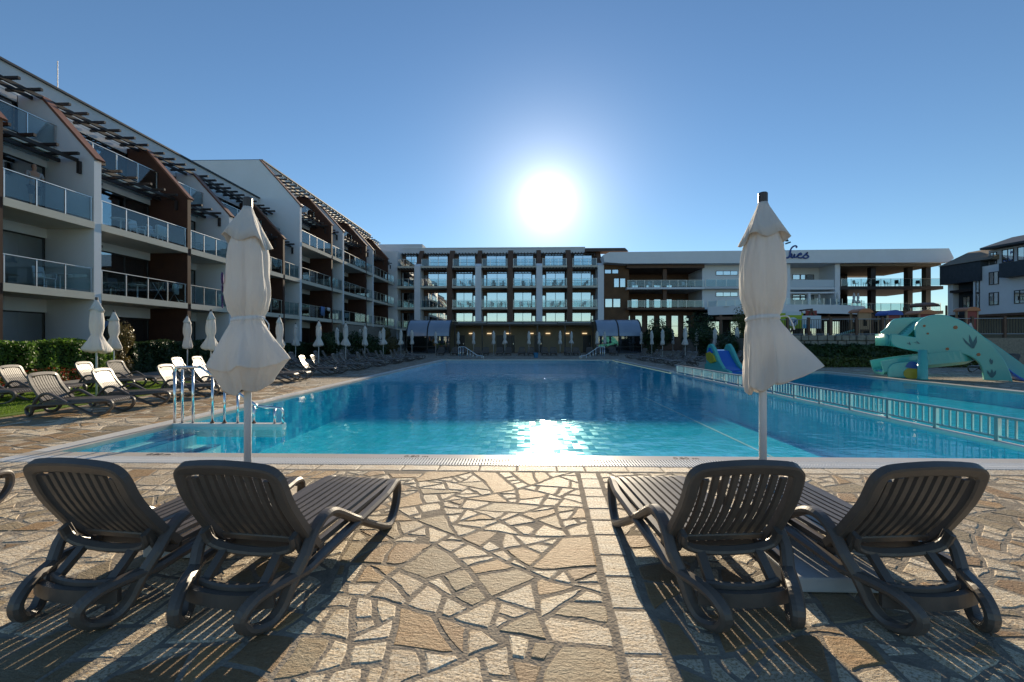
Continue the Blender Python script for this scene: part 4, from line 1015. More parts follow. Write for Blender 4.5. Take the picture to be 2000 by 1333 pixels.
dv = MB().box(PX1 + .004, KX0 - .004, PY0 + .002, 19.6, -1.0, .012).build('divider_wall', 'coping_white'); tag(dv, kind='structure')
rl = empty('pool_railing', (6.67, PY0, .012)); tag(rl, 'long low white-topped railing dividing the big pool from the paddling pool', 'railing')
L_ = 14.1
MB().box(-.035, .035, 0, L_, .33, .36).build('top_rail', 'aluminium', rl); MB().box(-.02, .02, 0, L_, .05, .075).build('bottom_rail', 'aluminium', rl)
bal = MB().box(-.011, .011, -.011, .011, .0755, .3295); b0 = bal.build('baluster', 'aluminium', rl, loc=(0, .1, 0))
pst = MB().box(-.026, .026, -.026, .026, 0, .329); po0 = None
n = int(L_ / .115)
for i in range(1, n):
    y_ = .115 * i
    if i % 8 == 0:
        if po0 is None: po0 = pst.build('post', 'aluminium', rl, loc=(0, y_, 0))
        else: inst('post', po0, rl, (0, y_, 0))
    else: inst('baluster', b0, rl, (0, y_, 0))
b0.location = (0, .06, 0)

# ------------------------------------------------------------------ water slides
def D_(px): return 1 / (1 / 17.3 + (1 / 15.4 - 1 / 17.3) * (px - 1737) / 240)
sld = empty('water_slide', (15.5, 16.6, 0)); tag(sld, 'big turquoise spiral water slide with sea-plant prints beside the paddling pool', 'water slide')
def panel(name, pts, m_, back, th=.10, parent=sld, zmin=None):
    """pixel outline set up in the slide's own upright plane; back = metres pushed away from the pool side"""
    P = [at(x_, y_, D_(x_)) - Vector(parent.location) for x_, y_ in pts]
    fw = Vector((P[-1].x - P[0].x, P[-1].y - P[0].y, 0)); nrm = Vector((.36, .93, 0)).normalized()
    P = [p + nrm * back for p in P]
    if zmin is not None: P = [Vector((p.x, p.y, max(zmin, p.z))) for p in P]
    n_ = len(P); mb_ = MB(); mb_.add([p for p in P] + [p + nrm * th for p in P], [tuple(range(n_ - 1, -1, -1)), tuple(range(n_, 2 * n_))] + [(i, (i + 1) % n_, n_ + (i + 1) % n_, n_ + i) for i in range(n_)])
    o = mb_.build(name, m_, parent, bevel=.025 if th > .06 else 0)
    return o
def curve_px(l, n=4): return [(p.x, p.y) for p in catmull([Vector((a, b, 0)) for a, b in l], n)]
outl = curve_px([(1738, 652), (1764, 655), (1788, 659)], 2) + curve_px([(1787, 645), (1793, 630), (1812, 618), (1842, 615), (1875, 625), (1905, 644), (1935, 671), (1962, 704), (1976, 735), (1978, 748)], 5) + [(1923, 748)] + curve_px([(1921, 730), (1915, 712), (1902, 700), (1886, 693), (1873, 690)], 3) + curve_px([(1872, 698), (1868, 702), (1840, 697), (1807, 690), (1770, 683), (1746, 676), (1737, 664)], 3)
panel('side_panel', outl, 'slide_teal', 0, .12, zmin=.0)
outb = curve_px([(1741, 648), (1752, 640), (1764, 625), (1780, 619), (1812, 618), (1850, 618), (1900, 629), (1950, 653), (2010, 693), (2085, 748)], 5) + [(2088, 765), (2040, 765), (1960, 705), (1890, 680), (1800, 682), (1750, 676)]
panel('side_panel', outb, 'slide_teal', 1.05, .12, zmin=.0)
# trough floors between the side panels
def floor_strip(name, pts, m_, b0_, b1_, th=.08):
    nrm = Vector((.36, .93, 0)).normalized(); mb_ = MB(); A = [at(x_, y_, D_(x_)) - Vector(sld.location) for x_, y_ in pts]
    for i in range(len(A) - 1):
        p, q_ = A[i], A[i + 1]; d = Vector((0, 0, th))
        mb_.add([p + nrm * b0_, q_ + nrm * b0_, q_ + nrm * b1_, p + nrm * b1_, p + nrm * b0_ - d, q_ + nrm * b0_ - d, q_ + nrm * b1_ - d, p + nrm * b1_ - d], [(0, 1, 2, 3), (7, 6, 5, 4), (0, 4, 5, 1), (3, 2, 6, 7)])
    return mb_.build(name, m_, sld, smooth=True)
floor_strip('upper_trough', curve_px([(1742, 664), (1768, 658), (1790, 640), (1812, 626), (1850, 628)], 5), 'slide_teal', .121, 1.049)
floor_strip('blue_chute', curve_px([(1850, 628), (1890, 648), (1940, 688), (1995, 736), (2055, 756)], 5), 'slide_blue', .121, 1.049)
# front lip of the bend
nr = Vector((.36, .93, 0)).normalized()
lipc = at(1742, 664, D_(1742)) - Vector(sld.location)
lp_ = MB(); ring = []
for k in range(25):
    t = math.pi * k / 24; ring.append(lipc + nr * (.06 + .525 - .525 * math.cos(t)) + Vector((-.20 * math.sin(t), .08 * math.sin(t), 0)))
for i in range(24):
    p, q_ = ring[i], ring[i + 1]; lp_.add([p + Vector((0, 0, -.24)), q_ + Vector((0, 0, -.24)), q_ + Vector((0, 0, .235)), p + Vector((0, 0, .235))], [(0, 1, 2, 3)])
lpo = lp_.build('bend_wall', 'slide_teal', sld, smooth=True, fix=False); so_ = lpo.modifiers.new('thickness', 'SOLIDIFY'); so_.thickness = .08
# lower bowl and exit chute
U = lambda w_, h_: [(-w_ / 2, h_), (-w_ / 2 + .07, h_), (-w_ / 2 + .09, .16), (-w_ / 4, .07), (w_ / 4, .07), (w_ / 2 - .09, .16), (w_ / 2 - .07, h_), (w_ / 2, h_), (w_ / 2, .1), (w_ / 3, -.03), (-w_ / 3, -.03), (-w_ / 2, .1)]
s0 = Vector(sld.location)
pth = [at(1845, 690, 17.5) - s0, at(1868, 697, 17.3) - s0, at(1876, 703, 16.9) - s0, at(1862, 710, 16.6) - s0, at(1825, 715, 16.75) - s0, at(1785, 720, 17.05) - s0, at(1745, 725, 17.3) - s0, at(1717, 730, 17.45) - s0]
MB().sweep(catmull(pth, 5), U(.95, .52)).build('lower_chute', 'slide_teal', sld, smooth=False)
MB().sweep([p + Vector((0, 0, .085)) for p in catmull(pth[5:], 4)], [(-.3, 0), (.3, 0), (.3, .02), (-.3, .02)]).build('wet_floor', 'slide_blue', sld)
colp = at(1802, 742, 16.0) - s0; MB().lathe([(.17, -s0.z), (.15, .05), (.15, .75), (.13, .76), (.13, 1.1)], 16, (colp.x, colp.y)).build('column', 'slide_teal', sld, smooth=True)
# printed decoration, a few millimetres proud of the near panel
def blob(cx_, cy_, rx, ry, m_, name): panel(name, [(cx_ + rx * math.cos(t), cy_ + ry * math.sin(t)) for t in [k * math.pi / 6 for k in range(12)]], m_, -.012, .011)
for (cx_, cy_, r_) in ((1805, 637, 3), (1812, 652, 2.5), (1866, 640, 4.5), (1850, 682, 3.5), (1911, 693, 4)): blob(cx_, cy_, r_, r_ * .8, 'print_orange', 'printed_dot')
def plant(cx_, cy_, s_, leaves, name='printed_plant'):
    for (dx, h_, w_) in leaves: panel(name, [(cx_ - w_ * s_ * .3, cy_), (cx_ + dx * s_ * .6 - w_ * s_ * .5, cy_ - h_ * s_ * .55), (cx_ + dx * s_, cy_ - h_ * s_), (cx_ + dx * s_ * .6 + w_ * s_ * .5, cy_ - h_ * s_ * .5), (cx_ + w_ * s_ * .3, cy_)], 'slide_print', -.014 - .002 * abs(dx), .010)
plant(1900, 681, 20, ((-1.0, 1.05, .35), (-.35, 1.35, .35), (.35, 1.2, .35)))
plant(1937, 738, 13, ((-.7, 1.1, .5), (0, 1.3, .5), (.6, 1.1, .5)))
plant(1936, 712, 8, ((-.3, 1.5, .6), (.2, 1.2, .6))); plant(1796, 672, 8, ((-1.6, .5, .4), (-.8, .7, .4))); plant(1778, 674, 7, ((-1.0, .6, .5), (-.4, .9, .4)))
panel('printed_oval', [(1769 + 16 * math.cos(t), 728 + 11 * math.sin(t)) for t in [k * math.pi / 9 for k in range(18)]], 'print_yellow', -.535, .02)
panel('printed_crest', curve_px([(1756, 716), (1764, 706), (1775, 706), (1786, 714)], 3) + [(1778, 719), (1764, 718)], 'print_blue', -.54, .018)
# exit chute near side board
panel('exit_board', curve_px([(1724, 737), (1724, 722), (1729, 713), (1740, 708), (1768, 705), (1797, 701)], 3) + [(1797, 738)], 'slide_teal', -.51, .08, zmin=.0)

ts = empty('toddler_slide', (9.0, 20.6, 0)); tag(ts, 'small turquoise toddler slide with blue chute and yellow side at the paddling pool end', 'water slide')
def sprof(o): return [(.0, 0), (0, 1.05), (.12, 1.25), (.3, 1.3), (.5, 1.1), (.85, .55), (1.15, .22), (1.55, .12), (1.6, 0)]
for x_ in (-.45, .45): MB().prism([(-b, c) for b, c in sprof(0)], x_ - .08, x_ + .08).build('side_wall', 'slide_teal', ts, bevel=.03)
MB().sweep([Vector((0, -b, c)) for b, c in ((.1, 1.0), (.35, .95), (.6, .6), (.9, .28), (1.2, .1), (1.58, .04))], rrect(.72, .06), side=(1, 0, 0)).build('chute', 'slide_blue', ts)
MB().prism([(-.1, .55), (-.05, .85), (-.35, .95), (-.6, .75), (-.75, .5), (-.4, .4)], -.62, -.532).build('yellow_side_shape', 'print_yellow', ts, bevel=.03)
MB().prism([(-.1, .86), (-.3, 1.12), (-.5, .9), (-.35, .8)], -.60, -.533).build('blue_side_shape', 'slide_blue', ts)
for k in range(3): MB().box(-.37, .37, .02 + .12 * k, .14 + .12 * k, 0, .9 - .28 * k).build('step', 'slide_teal', ts)
ts.rotation_euler = (0, 0, R(12))

# ------------------------------------------------------------------ sun loungers
SIDE = [(.45, .43), (.37, .40), (.29, .32), (.21, .19), (.16, .08), (.10, .028), (.02, .045), (-.012, .11), (.03, .165), (.12, .195), (.36, .215), (.85, .245), (1.32, .275), (1.48, .285), (1.555, .25), (1.56, .16), (1.49, .075), (1.38, .026), (1.27, .024), (1.08, .11), (.80, .265), (.60, .385), (.52, .425)]
BK0, BK1 = Vector((0, .40, .285)), Vector((0, .10, .775))       # pivot and top of the backrest
bd = (BK1 - BK0); BL = bd.length; bd.normalize(); bn_ = Vector((0, -bd.z, bd.y)).normalized()   # towards the rear
if bn_.y > 0: bn_ = -bn_
def back_pt(x_, s, off=0):
    cv = .035 * math.sin(math.pi * min(1, max(0, s / BL)))      # gentle lumbar curve
    return Vector((x_, 0, 0)) + BK0 + bd * s + bn_ * (off + cv)
def make_lounger(detail):
    root = empty('sun_lounger')
    n = 4 if detail else 2
    fm = MB()
    for s in (-1, 1):
        path = [Vector((s * (.318 - max(0, .27 - p.x) * .5 - max(0, p.x - 1.25) * .16), p.x, p.z)) for p in catmull([Vector((a, 0, b)) for a, b in SIDE], n, True)]
        if detail:
            MB().sweep(path, rrect(.066, .047, .32), True, side=(1, 0, 0)).build('side_frame', 'lounger_plastic', root, smooth=False, bevel=0)
        else: fm.sweep(path, rrect(.062, .044, .3)[::2], True, side=(1, 0, 0))
    # rear and front crossbars, seat rails
    rear = [Vector((x_, .13 - .05 * (1 - (x_ / .26) ** 2), .135)) for x_ in [-.25 + .05 * k for k in range(11)]]
    cross = MB() if detail else fm
    cross.sweep(rear, [(-.035, -.016), (.035, -.016), (.035, .016), (-.035, .016)], side=(0, 0, 1))
    cb2 = MB() if detail else fm; cb3 = MB() if detail else fm
    cb2.box(-.29, .29, 1.30, 1.35, .215, .25); cb3.box(-.29, .29, .44, .49, .225, .262)
    if detail: cb2.build('crossbar', 'lounger_plastic', root); cb3.build('crossbar', 'lounger_plastic', root)
    if detail:
        cross.build('crossbar', 'lounger_plastic', root)
        for s in (-1, 1): MB().bar((s * .262, .40, .262), (s * .262, 1.47, .292), .04, .035).build('seat_rail', 'lounger_plastic', root)
    # seat slats
    ns = 9; wv = .0475; gap = (.48 - ns * wv) / (ns - 1)
    seat = MB()
    for i in range(ns):
        x_ = -.24 + wv / 2 + i * (wv + gap); m_ = MB() if detail else seat
        pts = [(x_, .43, .296), (x_, .9, .300), (x_, 1.30, .312), (x_, 1.43, .310), (x_, 1.50, .296), (x_, 1.535, .262)]
        m_.sweep([Vector(p) for p in pts], [(-wv / 2, -.009), (wv / 2, -.009), (wv / 2 - .006, .009), (-wv / 2 + .006, .009)], side=(1, 0, 0))
        if detail: m_.build('seat_slat', 'lounger_plastic', root)
    ends = MB()
    ends.box(-.285, .285, 1.49, 1.545, .235, .262)
    if detail: ends.build('foot_bar', 'lounger_plastic', root)
    else: seat.box(-.285, .285, 1.49, 1.545, .235, .262); seat.build('seat', 'lounger_plastic', root)
    # backrest
    rr_ = []
    hw0, hw1, rc = .290, .272, .075
    outline = [(-hw0, .0), (-hw0, .12), (-hw0 + .012, .36), (-hw1, BL - rc), (-hw1 + .018, BL - .024), (-hw1 + .075, BL - .002), (0, BL + .012), (hw1 - .075, BL - .002), (hw1 - .018, BL - .024), (hw1, BL - rc), (hw0 - .012, .36), (hw0, .12), (hw0, .0)]
    path = catmull([back_pt(a, b) for a, b in outline], 3 if detail else 1)
    bk = MB().sweep(path, [(-.022, -.032), (.016, -.032), (.022, -.02), (.022, .02), (.016, .032), (-.022, .032)], side=tuple(bn_))
    bko = bk.build('backrest', 'lounger_plastic', root) if detail else None
    nb = 9; bw = .037; bg_ = (.445 - nb * bw) / (nb - 1)
    for i in range(nb):
        x_ = -.2225 + bw / 2 + i * (bw + bg_); m_ = MB() if detail else bk
        top = BL - .03 - .05 * (abs(x_) / .24) ** 3
        m_.sweep([back_pt(x_, .02 + (top - .02) * k / 6, -.004) for k in range(7)], [(-bw / 2, -.008), (bw / 2, -.008), (bw / 2 - .005, .008), (-bw / 2 + .005, .008)], side=(1, 0, 0))
        if detail: m_.build('slat', 'lounger_plastic', bko)
    m_ = MB() if detail else bk
    m_.sweep([back_pt(-.24 + .48 * k / 8, .055, .004) for k in range(9)], rrect(.02, .05), side=tuple(bn_))
    if detail:
        m_.build('cross_rib', 'lounger_plastic', bko)
        # prop: curved bar behind the back, two struts and a lower bar
        MB().sweep(catmull([back_pt(-.262, .17, .045), back_pt(-.245, .10, .07), back_pt(-.15, .065, .085), back_pt(0, .055, .09), back_pt(.15, .065, .085), back_pt(.245, .10, .07), back_pt(.262, .17, .045)], 3), rrect(.05, .032), side=tuple(bn_)).build('prop_bar', 'lounger_plastic', root)
        lowb = [Vector((x_, .16 - .045 * (1 - (x_ / .2) ** 2), .175)) for x_ in [-.19 + .038 * k for k in range(11)]]
        MB().sweep(lowb, rrect(.045, .03), side=(0, 0, 1)).build('prop_foot', 'lounger_plastic', root)
        for s in (-1, 1): MB().bar(back_pt(s * .16, .066, .085), (s * .165, .155, .175), .045, .03).build('prop_strut', 'lounger_plastic', root)
        for s in (-1, 1): MB().sweep([back_pt(s * .262, .17, .03), back_pt(s * .264, .06, .06), Vector((s * .27, .42, .23))], rrect(.03, .045), side=(1, 0, 0)).build('hinge_arm', 'lounger_plastic', root)
    else:
        bk.build('backrest', 'lounger_plastic', root); fm.build('frame', 'lounger_plastic', root)
    return root
hi = make_lounger(True); lo_ = make_lounger(False)
used = {}
def place_lounger(proto, x_, y_, rz, label, group):
    o = proto if id(proto) not in used else copy_tree(proto)
    used[id(proto)] = 1
    o.location = (x_, y_, 0.004); o.rotation_euler = (0, 0, rz); tag(o, label, 'sun lounger', group); return o
GN = 'taupe sun loungers in the foreground'
place_lounger(hi, -2.31, 2.05, R(-7), 'leftmost full foreground sun lounger seen from behind, left of the near white umbrella', GN)
place_lounger(hi, -1.50, 2.03, R(-7), 'foreground sun lounger just right of the near left umbrella pole, seen from behind', GN)
place_lounger(hi, 1.13, 2.11, R(5), 'foreground sun lounger in front of the right umbrella pole, next to the pale stone strip', GN)
place_lounger(hi, 2.03, 2.11, R(5), 'rightmost foreground sun lounger seen from behind', GN)
place_lounger(hi, -4.72, 2.12, R(2), 'foreground sun lounger whose foot end just enters the left edge', GN)
# left side: feet towards the pool
G1 = 'sun loungers in the row along the left pool edge'; G2 = 'sun loungers in the back row by the left wing'
pair = [(8.15, 9.35, -9.42, -9.45), (11.0, 12.05, -9.4, -9.35)] + [(a, a + .9, -9.4, -9.4) for a in (14.6, 17.9, 20.9, 24.0, 27.0, 30.0, 33.2)]
for i, (ya, yb, xa, xb) in enumerate(pair):
    for k, (y_, x_) in enumerate(((ya, xa), (yb, xb))):
        place_lounger(hi if i < 2 else lo_, x_, y_, R(-82 + random.uniform(-4, 5)), 'taupe sun lounger, %s of the %s pair along the left pool edge' % (('nearer', 'farther')[k], ORD[i]), G1)
pair2 = [9.5, 12.3, 15.7, 19.4, 22.6, 26.4, 30.2, 34.2]
for i, ya in enumerate(pair2):
    for k, y_ in enumerate((ya, ya + 1.0)):
        place_lounger(hi if i < 3 else lo_, -12.95, y_, R(-82 + random.uniform(-5, 6)), 'taupe sun lounger, %s of the %s pair in the back row left' % (('nearer', 'farther')[k], ORD[i]), G2)
G3 = 'sun loungers in the row beyond the far pool edge'
for i in range(16):
    x_ = -8.3 + 1.12 * i + (.25 if i % 2 else 0)
    place_lounger(lo_, x_, 43.6, R(180 + random.uniform(-5, 5)), 'taupe sun lounger facing the camera, %s from the left beyond the far pool edge' % ORD[i], G3)
G4 = 'sun loungers on the right-hand deck'
for i, (x_, y_) in enumerate(((9.9, 25.2), (9.95, 26.2), (10.0, 28.2), (10.0, 29.2), (9.9, 31.4), (9.9, 32.4), (10.0, 35.6), (10.1, 36.6), (13.6, 26.6), (13.7, 27.7), (13.6, 31.0), (13.7, 32.0), (13.6, 36.0), (13.6, 37.0))):
    place_lounger(lo_, x_, y_, R(90 + random.uniform(-5, 5)), 'taupe sun lounger, %s from the camera in the %s row of the right-hand deck' % (ORD[i if i < 8 else i - 8], 'pool-side' if i < 8 else 'hedge-side'), G4)
place_lounger(lo_, 21.6, 20.2, R(100), 'sun lounger seen through the arch of the big slide', G4)
place_lounger(lo_, 23.4, 21.4, R(95), 'sun lounger farther back behind the arch of the big slide', G4)

# ------------------------------------------------------------------ closed umbrellas
def make_umbrella(prof, seg, seed, warp=None, detail=False, base=None):
    rs = random.Random(seed); ph = [rs.uniform(0, 6.28) for _ in range(6)]
    root = empty('closed_umbrella')
    def poly(t, n, p): return math.cos(math.pi / n) / math.cos(((t + p) % (2 * math.pi / n)) - math.pi / n)
    amp = [rs.uniform(.75, 1.2) for _ in range(8)]
    def rf(r, z, t):
        if r <= .05: return r, z
        u = min(1, max(0, (1.585 - z) / .35))
        cr = abs(math.cos(2.5 * t + ph[0] + .35 * math.sin(z * 2.6 + ph[1]))) ** .55
        cr2 = abs(math.cos(3.5 * t + ph[2] - .5 * math.sin(z * 3.3 + ph[3]))) ** .6
        col_ = .80 + .17 * cr + .09 * cr2
        pt = t + .25 * math.sin(t + ph[2])
        pl = poly(pt, 5, ph[3])
        sk = pl ** 2.2 * (1 + .09 * math.sin(2 * t + ph[5])) * (.92 + .10 * abs(math.cos(5 * pt + ph[4])) ** .6)
        wr = .014 * math.sin(13 * t + z * 11 + ph[2]) + .012 * math.sin(21 * t - z * 17 + ph[4])
        if abs(z - 1.6) < .06: wr += .045 * math.sin(24 * t + ph[5])
        rr = r * (col_ * (1 - u) + sk * u + wr); zz = z + u * u * (.25 * (pl - .92) + .03 * math.sin(t + ph[1]))
        if warp: rr, zz = warp(rr, zz, t)
        return rr, zz
    MB().lathe([(.022, 0), (.022, 2.46)] if not detail else [(.027, .0), (.027, 1.2), (.024, 1.21), (.024, 2.46)], 14 if detail else 8).build('pole', 'pole_white', root, smooth=True)
    pf = prof
    if detail:   # finer rings
        v = catmull([Vector((a, b, 0)) for a, b in prof], 3); pf = [(p.x, p.y) for p in v]
    cn = MB().lathe(pf, seg, rf=rf).build('canopy', 'canopy_cloth', root, smooth=True)
    def cap_rf(r, z, t):
        k = min(1, max(0, (2.46 - z) / .22))
        rr = r * (1 + k * ((poly(t + .2 * math.sin(2 * t), 4, ph[1]) - .80) * 1.0 + .03 * math.sin(9 * t + ph[2])))
        return rr, z - k * (.035 * math.sin(t + ph[4]) + .018 * math.sin(4 * t + ph[0]) - .10 * (poly(t, 4, ph[1]) - .85))
    MB().lathe([(.030, 2.485), (.045, 2.44), (.075, 2.37), (.110, 2.28), (.150, 2.185), (.145, 2.183), (.100, 2.28), (.05, 2.38), (.026, 2.40)], seg, rf=cap_rf).build('vent_cap', 'canopy_cloth', root, smooth=True)
    MB().lathe([(.024, 2.455), (.034, 2.478), (.034, 2.545), (.028, 2.552)], 10).build('finial', 'cap_brown', root, smooth=False)
    if detail:
        wr_ = [p for p in prof if abs(p[1] - 1.585) < .02][0][0]
        def strap_rf(r, z, t):
            rr, zz = rf(wr_, 1.59, t); return rr + r, z + .012 * math.sin(t + ph[0])
        MB().lathe([(.004, 1.572), (.010, 1.578), (.010, 1.598), (.004, 1.604)], seg, rf=strap_rf).build('tie_strap', 'strap_white', root, smooth=True)
        MB().tube(catmull([(wr_ + .01, -.03, 1.60), (wr_ + .05, -.06, 1.60), (wr_ + .09, -.05, 1.55), (wr_ + .10, -.06, 1.50)], 4), .005, 5).build('strap_end', 'strap_white', root)
    if base:
        MB().box(*base, 0, .085).build('base_slab', 'concrete_white', root, bevel=.012)
        MB().lathe([(.045, .086), (.045, .30), (.03, .31)], 12).build('base_sleeve', 'pole_white', root, smooth=True)
    return root
P_A = [(.03, 2.40), (.065, 2.33), (.105, 2.24), (.145, 2.10), (.150, 1.92), (.160, 1.78), (.135, 1.66), (.105, 1.585), (.165, 1.49), (.245, 1.37), (.325, 1.245), (.318, 1.225), (.265, 1.15), (.215, 1.075), (.19, 1.05), (.10, 1.14), (.03, 1.3)]
P_B = [(.03, 2.40), (.065, 2.33), (.105, 2.24), (.142, 2.08), (.158, 1.90), (.150, 1.75), (.125, 1.66), (.102, 1.585), (.128, 1.50), (.152, 1.36), (.165, 1.22), (.165, 1.09), (.155, 1.06), (.12, 1.055), (.10, 1.13), (.03, 1.3)]
def warpB(r, z, t):
    if z < 1.58 and r > .05:
        u = min(1, (1.58 - z) / .5); c = max(0, math.cos(t + .1)) ** 1.6
        return r + .27 * u * c, z + .16 * u * u * c
    return r, z
ua = make_umbrella(P_A, 96, 4, None, True, (-.30, .24, -.62, .20)); ua.location = (-2.19, 3.39, 0.006); tag(ua, 'near closed white umbrella with a wide flared skirt behind the left pair of loungers', 'umbrella', 'closed white umbrellas')
ub = make_umbrella(P_B, 96, 9, warpB, True, (-.32, .22, -.90, .22)); ub.location = (1.83, 3.39, 0.006); tag(ub, 'near closed white umbrella with its skirt blown out to the right', 'umbrella', 'closed white umbrellas')
for k, (z_, s) in enumerate(((1.90, .05), (1.82, .032), (1.74, .028), (1.69, .02))):
    t = math.pi + .45
    MB().lathe([(s * .3, -.004), (s, -.004), (s, .0), (s * .3, .002)], 9).build('printed_emblem', 'emblem_purple', ua).matrix_local = Matrix.Translation((math.cos(t) * .172, math.sin(t) * .172, z_)) @ Matrix.Rotation(t, 4, 'Z') @ Matrix.Rotation(R(90), 4, 'Y')
P_C = [(.03, 2.40), (.07, 2.32), (.12, 2.2), (.15, 1.95), (.15, 1.75), (.10, 1.585), (.19, 1.42), (.30, 1.20), (.27, 1.13), (.05, 1.18), (.03, 1.3)]
P_D = [(.03, 2.40), (.07, 2.32), (.12, 2.2), (.155, 1.95), (.15, 1.75), (.11, 1.585), (.17, 1.42), (.22, 1.20), (.20, 1.10), (.05, 1.15), (.03, 1.3)]
P_E = [(.03, 2.40), (.07, 2.32), (.12, 2.2), (.14, 1.95), (.14, 1.75), (.105, 1.585), (.21, 1.42), (.33, 1.22), (.30, 1.15), (.05, 1.2), (.03, 1.3)]
protos = [make_umbrella(P_C, 40, 11), make_umbrella(P_D, 40, 12), make_umbrella(P_E, 40, 13)]
uused = set(); ucount = 0
def place_umbrella(x_, y_, label, group, k=None, z=0):
    global ucount
    k = ucount % 3 if k is None else k; ucount += 1
    o = protos[k] if k not in uused else copy_tree(protos[k]); uused.add(k)
    o.location = (x_, y_, z); o.rotation_euler = (0, 0, random.uniform(0, 6.28)); o.scale = (1, 1, random.uniform(.985, 1.015)); tag(o, label, 'umbrella', group)
for i, y_ in enumerate((10.8, 14.85, 19.1, 22.8, 26.3, 29.5, 33.4, 38.2, 42.0)):
    place_umbrella(-10.9, y_, 'closed white umbrella, %s from the camera in the line along the left loungers' % ORD[i], 'umbrellas along the left pool edge', (2, 0, 1)[i % 3])
for i, y_ in enumerate((15.2, 18.6, 25.9, 27.6, 33.8, 38.6, 44.0)):
    place_umbrella(-14.7, y_, 'closed white umbrella, %s from the camera in the line nearest the left wing' % ORD[i], 'umbrellas nearest the left wing')
for i, (px, ty) in enumerate(((851, 647), (895, 647), (925, 648), (964, 645), (986, 646), (1033, 645), (1053, 647), (1094, 645), (1116, 647), (1166, 646), (1181, 647))):
    p = at(px, 666.5, 44.5 if ty < 647 else 48.5); place_umbrella(p.x, p.y, 'closed white umbrella, %s from the left beyond the far pool edge' % ORD[i], 'umbrellas beyond the far pool edge', 1 if i % 4 else 0)
for i, (x_, y_) in enumerate(((12.3, 33.6), (12.1, 38.4), (12.5, 43.0), (12.9, 48.2))):
    place_umbrella(x_, y_, 'closed white umbrella, %s from the camera in the pool-side line on the right deck' % ORD[i], 'umbrellas on the right deck', (0, 1, 1, 1)[i])
for i, (x_, y_) in enumerate(((16.1, 33.4), (15.5, 35.8), (15.2, 38.8), (16.4, 48.5))):
    place_umbrella(x_, y_, 'closed white umbrella, %s from the camera in the hedge-side line on the right deck' % ORD[i], 'umbrellas on the right deck', (0, 1, 1, 1)[i])
for i, (px, D) in enumerate(((1635, 58.5), (1668, 58), (1676, 58.5), (1600, 59))):
    p = at(px, 600, D); place_umbrella(p.x, p.y, 'closed white umbrella, %s on the curved upper terrace' % ORD[i], 'umbrellas on the upper terrace', 0, 5.37)
place_umbrella(25.5, 25.6, 'closed umbrella whose pole shows through the arch of the big slide', 'umbrellas on the right deck', 1)

# ------------------------------------------------------------------ balcony furniture and washing
def chair_mb():
    m_ = MB()
    m_.box(-.24, .24, -.22, .22, .42, .46); m_.prism([(.20, .46), (.25, .46), (.33, .92), (.29, .92)], -.22, .22)
    for s in (-1, 1):
        for u in (-.19, .17): m_.bar((s * .21, u, 0), (s * .21, u, .42), .04, .04)
        m_.bar((s * .25, -.2, .64), (s * .25, .26, .64), .05, .03)
        m_.bar((s * .25, -.2, .46), (s * .25, -.2, .64), .03, .03)
    return m_
def table_mb():
    m_ = MB().lathe([(.36, .70), (.38, .715), (.38, .73), (.0001, .731)], 16)
    m_.lathe([(.03, 0), (.03, .70)], 8)
    for k in range(3): a = k * 2.09; m_.bar((0, 0, .05), (.3 * math.cos(a), .3 * math.sin(a), .015), .05, .03)
    return m_
ch = {'plastic_white': chair_mb().build('balcony_chair', 'plastic_white'), 'frame_dark': chair_mb().build('balcony_chair', 'frame_dark')}; tb = table_mb().build('balcony_table', 'plastic_white'); fused = set()
def furn(kind, mt, x_, y_, z_, rz, label):
    src = tb if kind == 'table' else ch[mt]
    o = src if (kind, mt) not in fused else inst('balcony_' + kind, src)
    fused.add((kind, mt)); o.location = (x_, y_, z_ + .002); o.rotation_euler = (0, 0, rz); tag(o, label, kind, 'balcony furniture')
furn('chair', 'plastic_white', -19.3, 21.2, 6.55, 1.5, 'white chair on the third-storey balcony between white wall and brown fin')
furn('chair', 'plastic_white', -19.3, 22.3, 6.55, 1.8, 'white chair beside the draped towel on the third-storey balcony')
furn('table', 'w', -19.4, 20.4, 6.55, 0, 'round white table on the third-storey balcony of the near wing')
furn('chair', 'frame_dark', -19.4, 20.2, 3.5, 1.4, 'dark chair on the second-storey balcony beside the drying rack')
furn('table', 'w', -19.3, 21.2, 3.5, 0, 'round table on the second-storey balcony beside the drying rack')
for i, x_ in enumerate((-13.6, -9.3, -8.0, -4.9, -3.6, -.4, .8, 4.2, 5.0, 8.6)):
    for k, zf in enumerate((6.25, 9.3)):
        wc = 'plastic_white' if (i + k) % 2 else 'frame_dark'
        furn('chair', wc, x_ + .3 * k, 63.1, zf, (i * 1.3) % 6.28, '%s chair, %s from the left on the %s balcony level of the middle wing' % ('white' if (i + k) % 2 else 'dark', ORD[i], ('lower', 'upper')[k]))
    if i % 2 == 0: furn('table', 'w', x_ + .85, 63.0, 6.25, 0, 'round table, %s from the left on the lower balcony level of the middle wing' % ORD[i // 2])
for i, (y_, zf, lb) in enumerate(((12.6, 3.5, 'second-storey balcony at the left edge'), (17.0, 3.5, 'second-storey balcony before the nearest white wall'), (25.2, 6.55, 'third-storey balcony just past the first brown fin'), (29.4, 3.5, 'second-storey balcony of the third bay of the near wing'),
                                  (30.6, 6.55, 'third-storey balcony of the third bay of the near wing'), (38.2, 6.55, 'third-storey balcony beside the blank gable'), (39.4, 9.65, 'fourth-storey balcony beside the blank gable'), (46.5, 3.5, 'second-storey balcony of the middle bay of the taller wing'))):
    furn('chair', 'plastic_white' if i % 2 else 'frame_dark', -19.3, y_, zf, 1.2 + .4 * i, '%s chair on the %s' % ('white' if i % 2 else 'dark', lb)); furn('table', 'w', -19.5, y_ + .75, zf, 0, 'round table on the ' + lb)
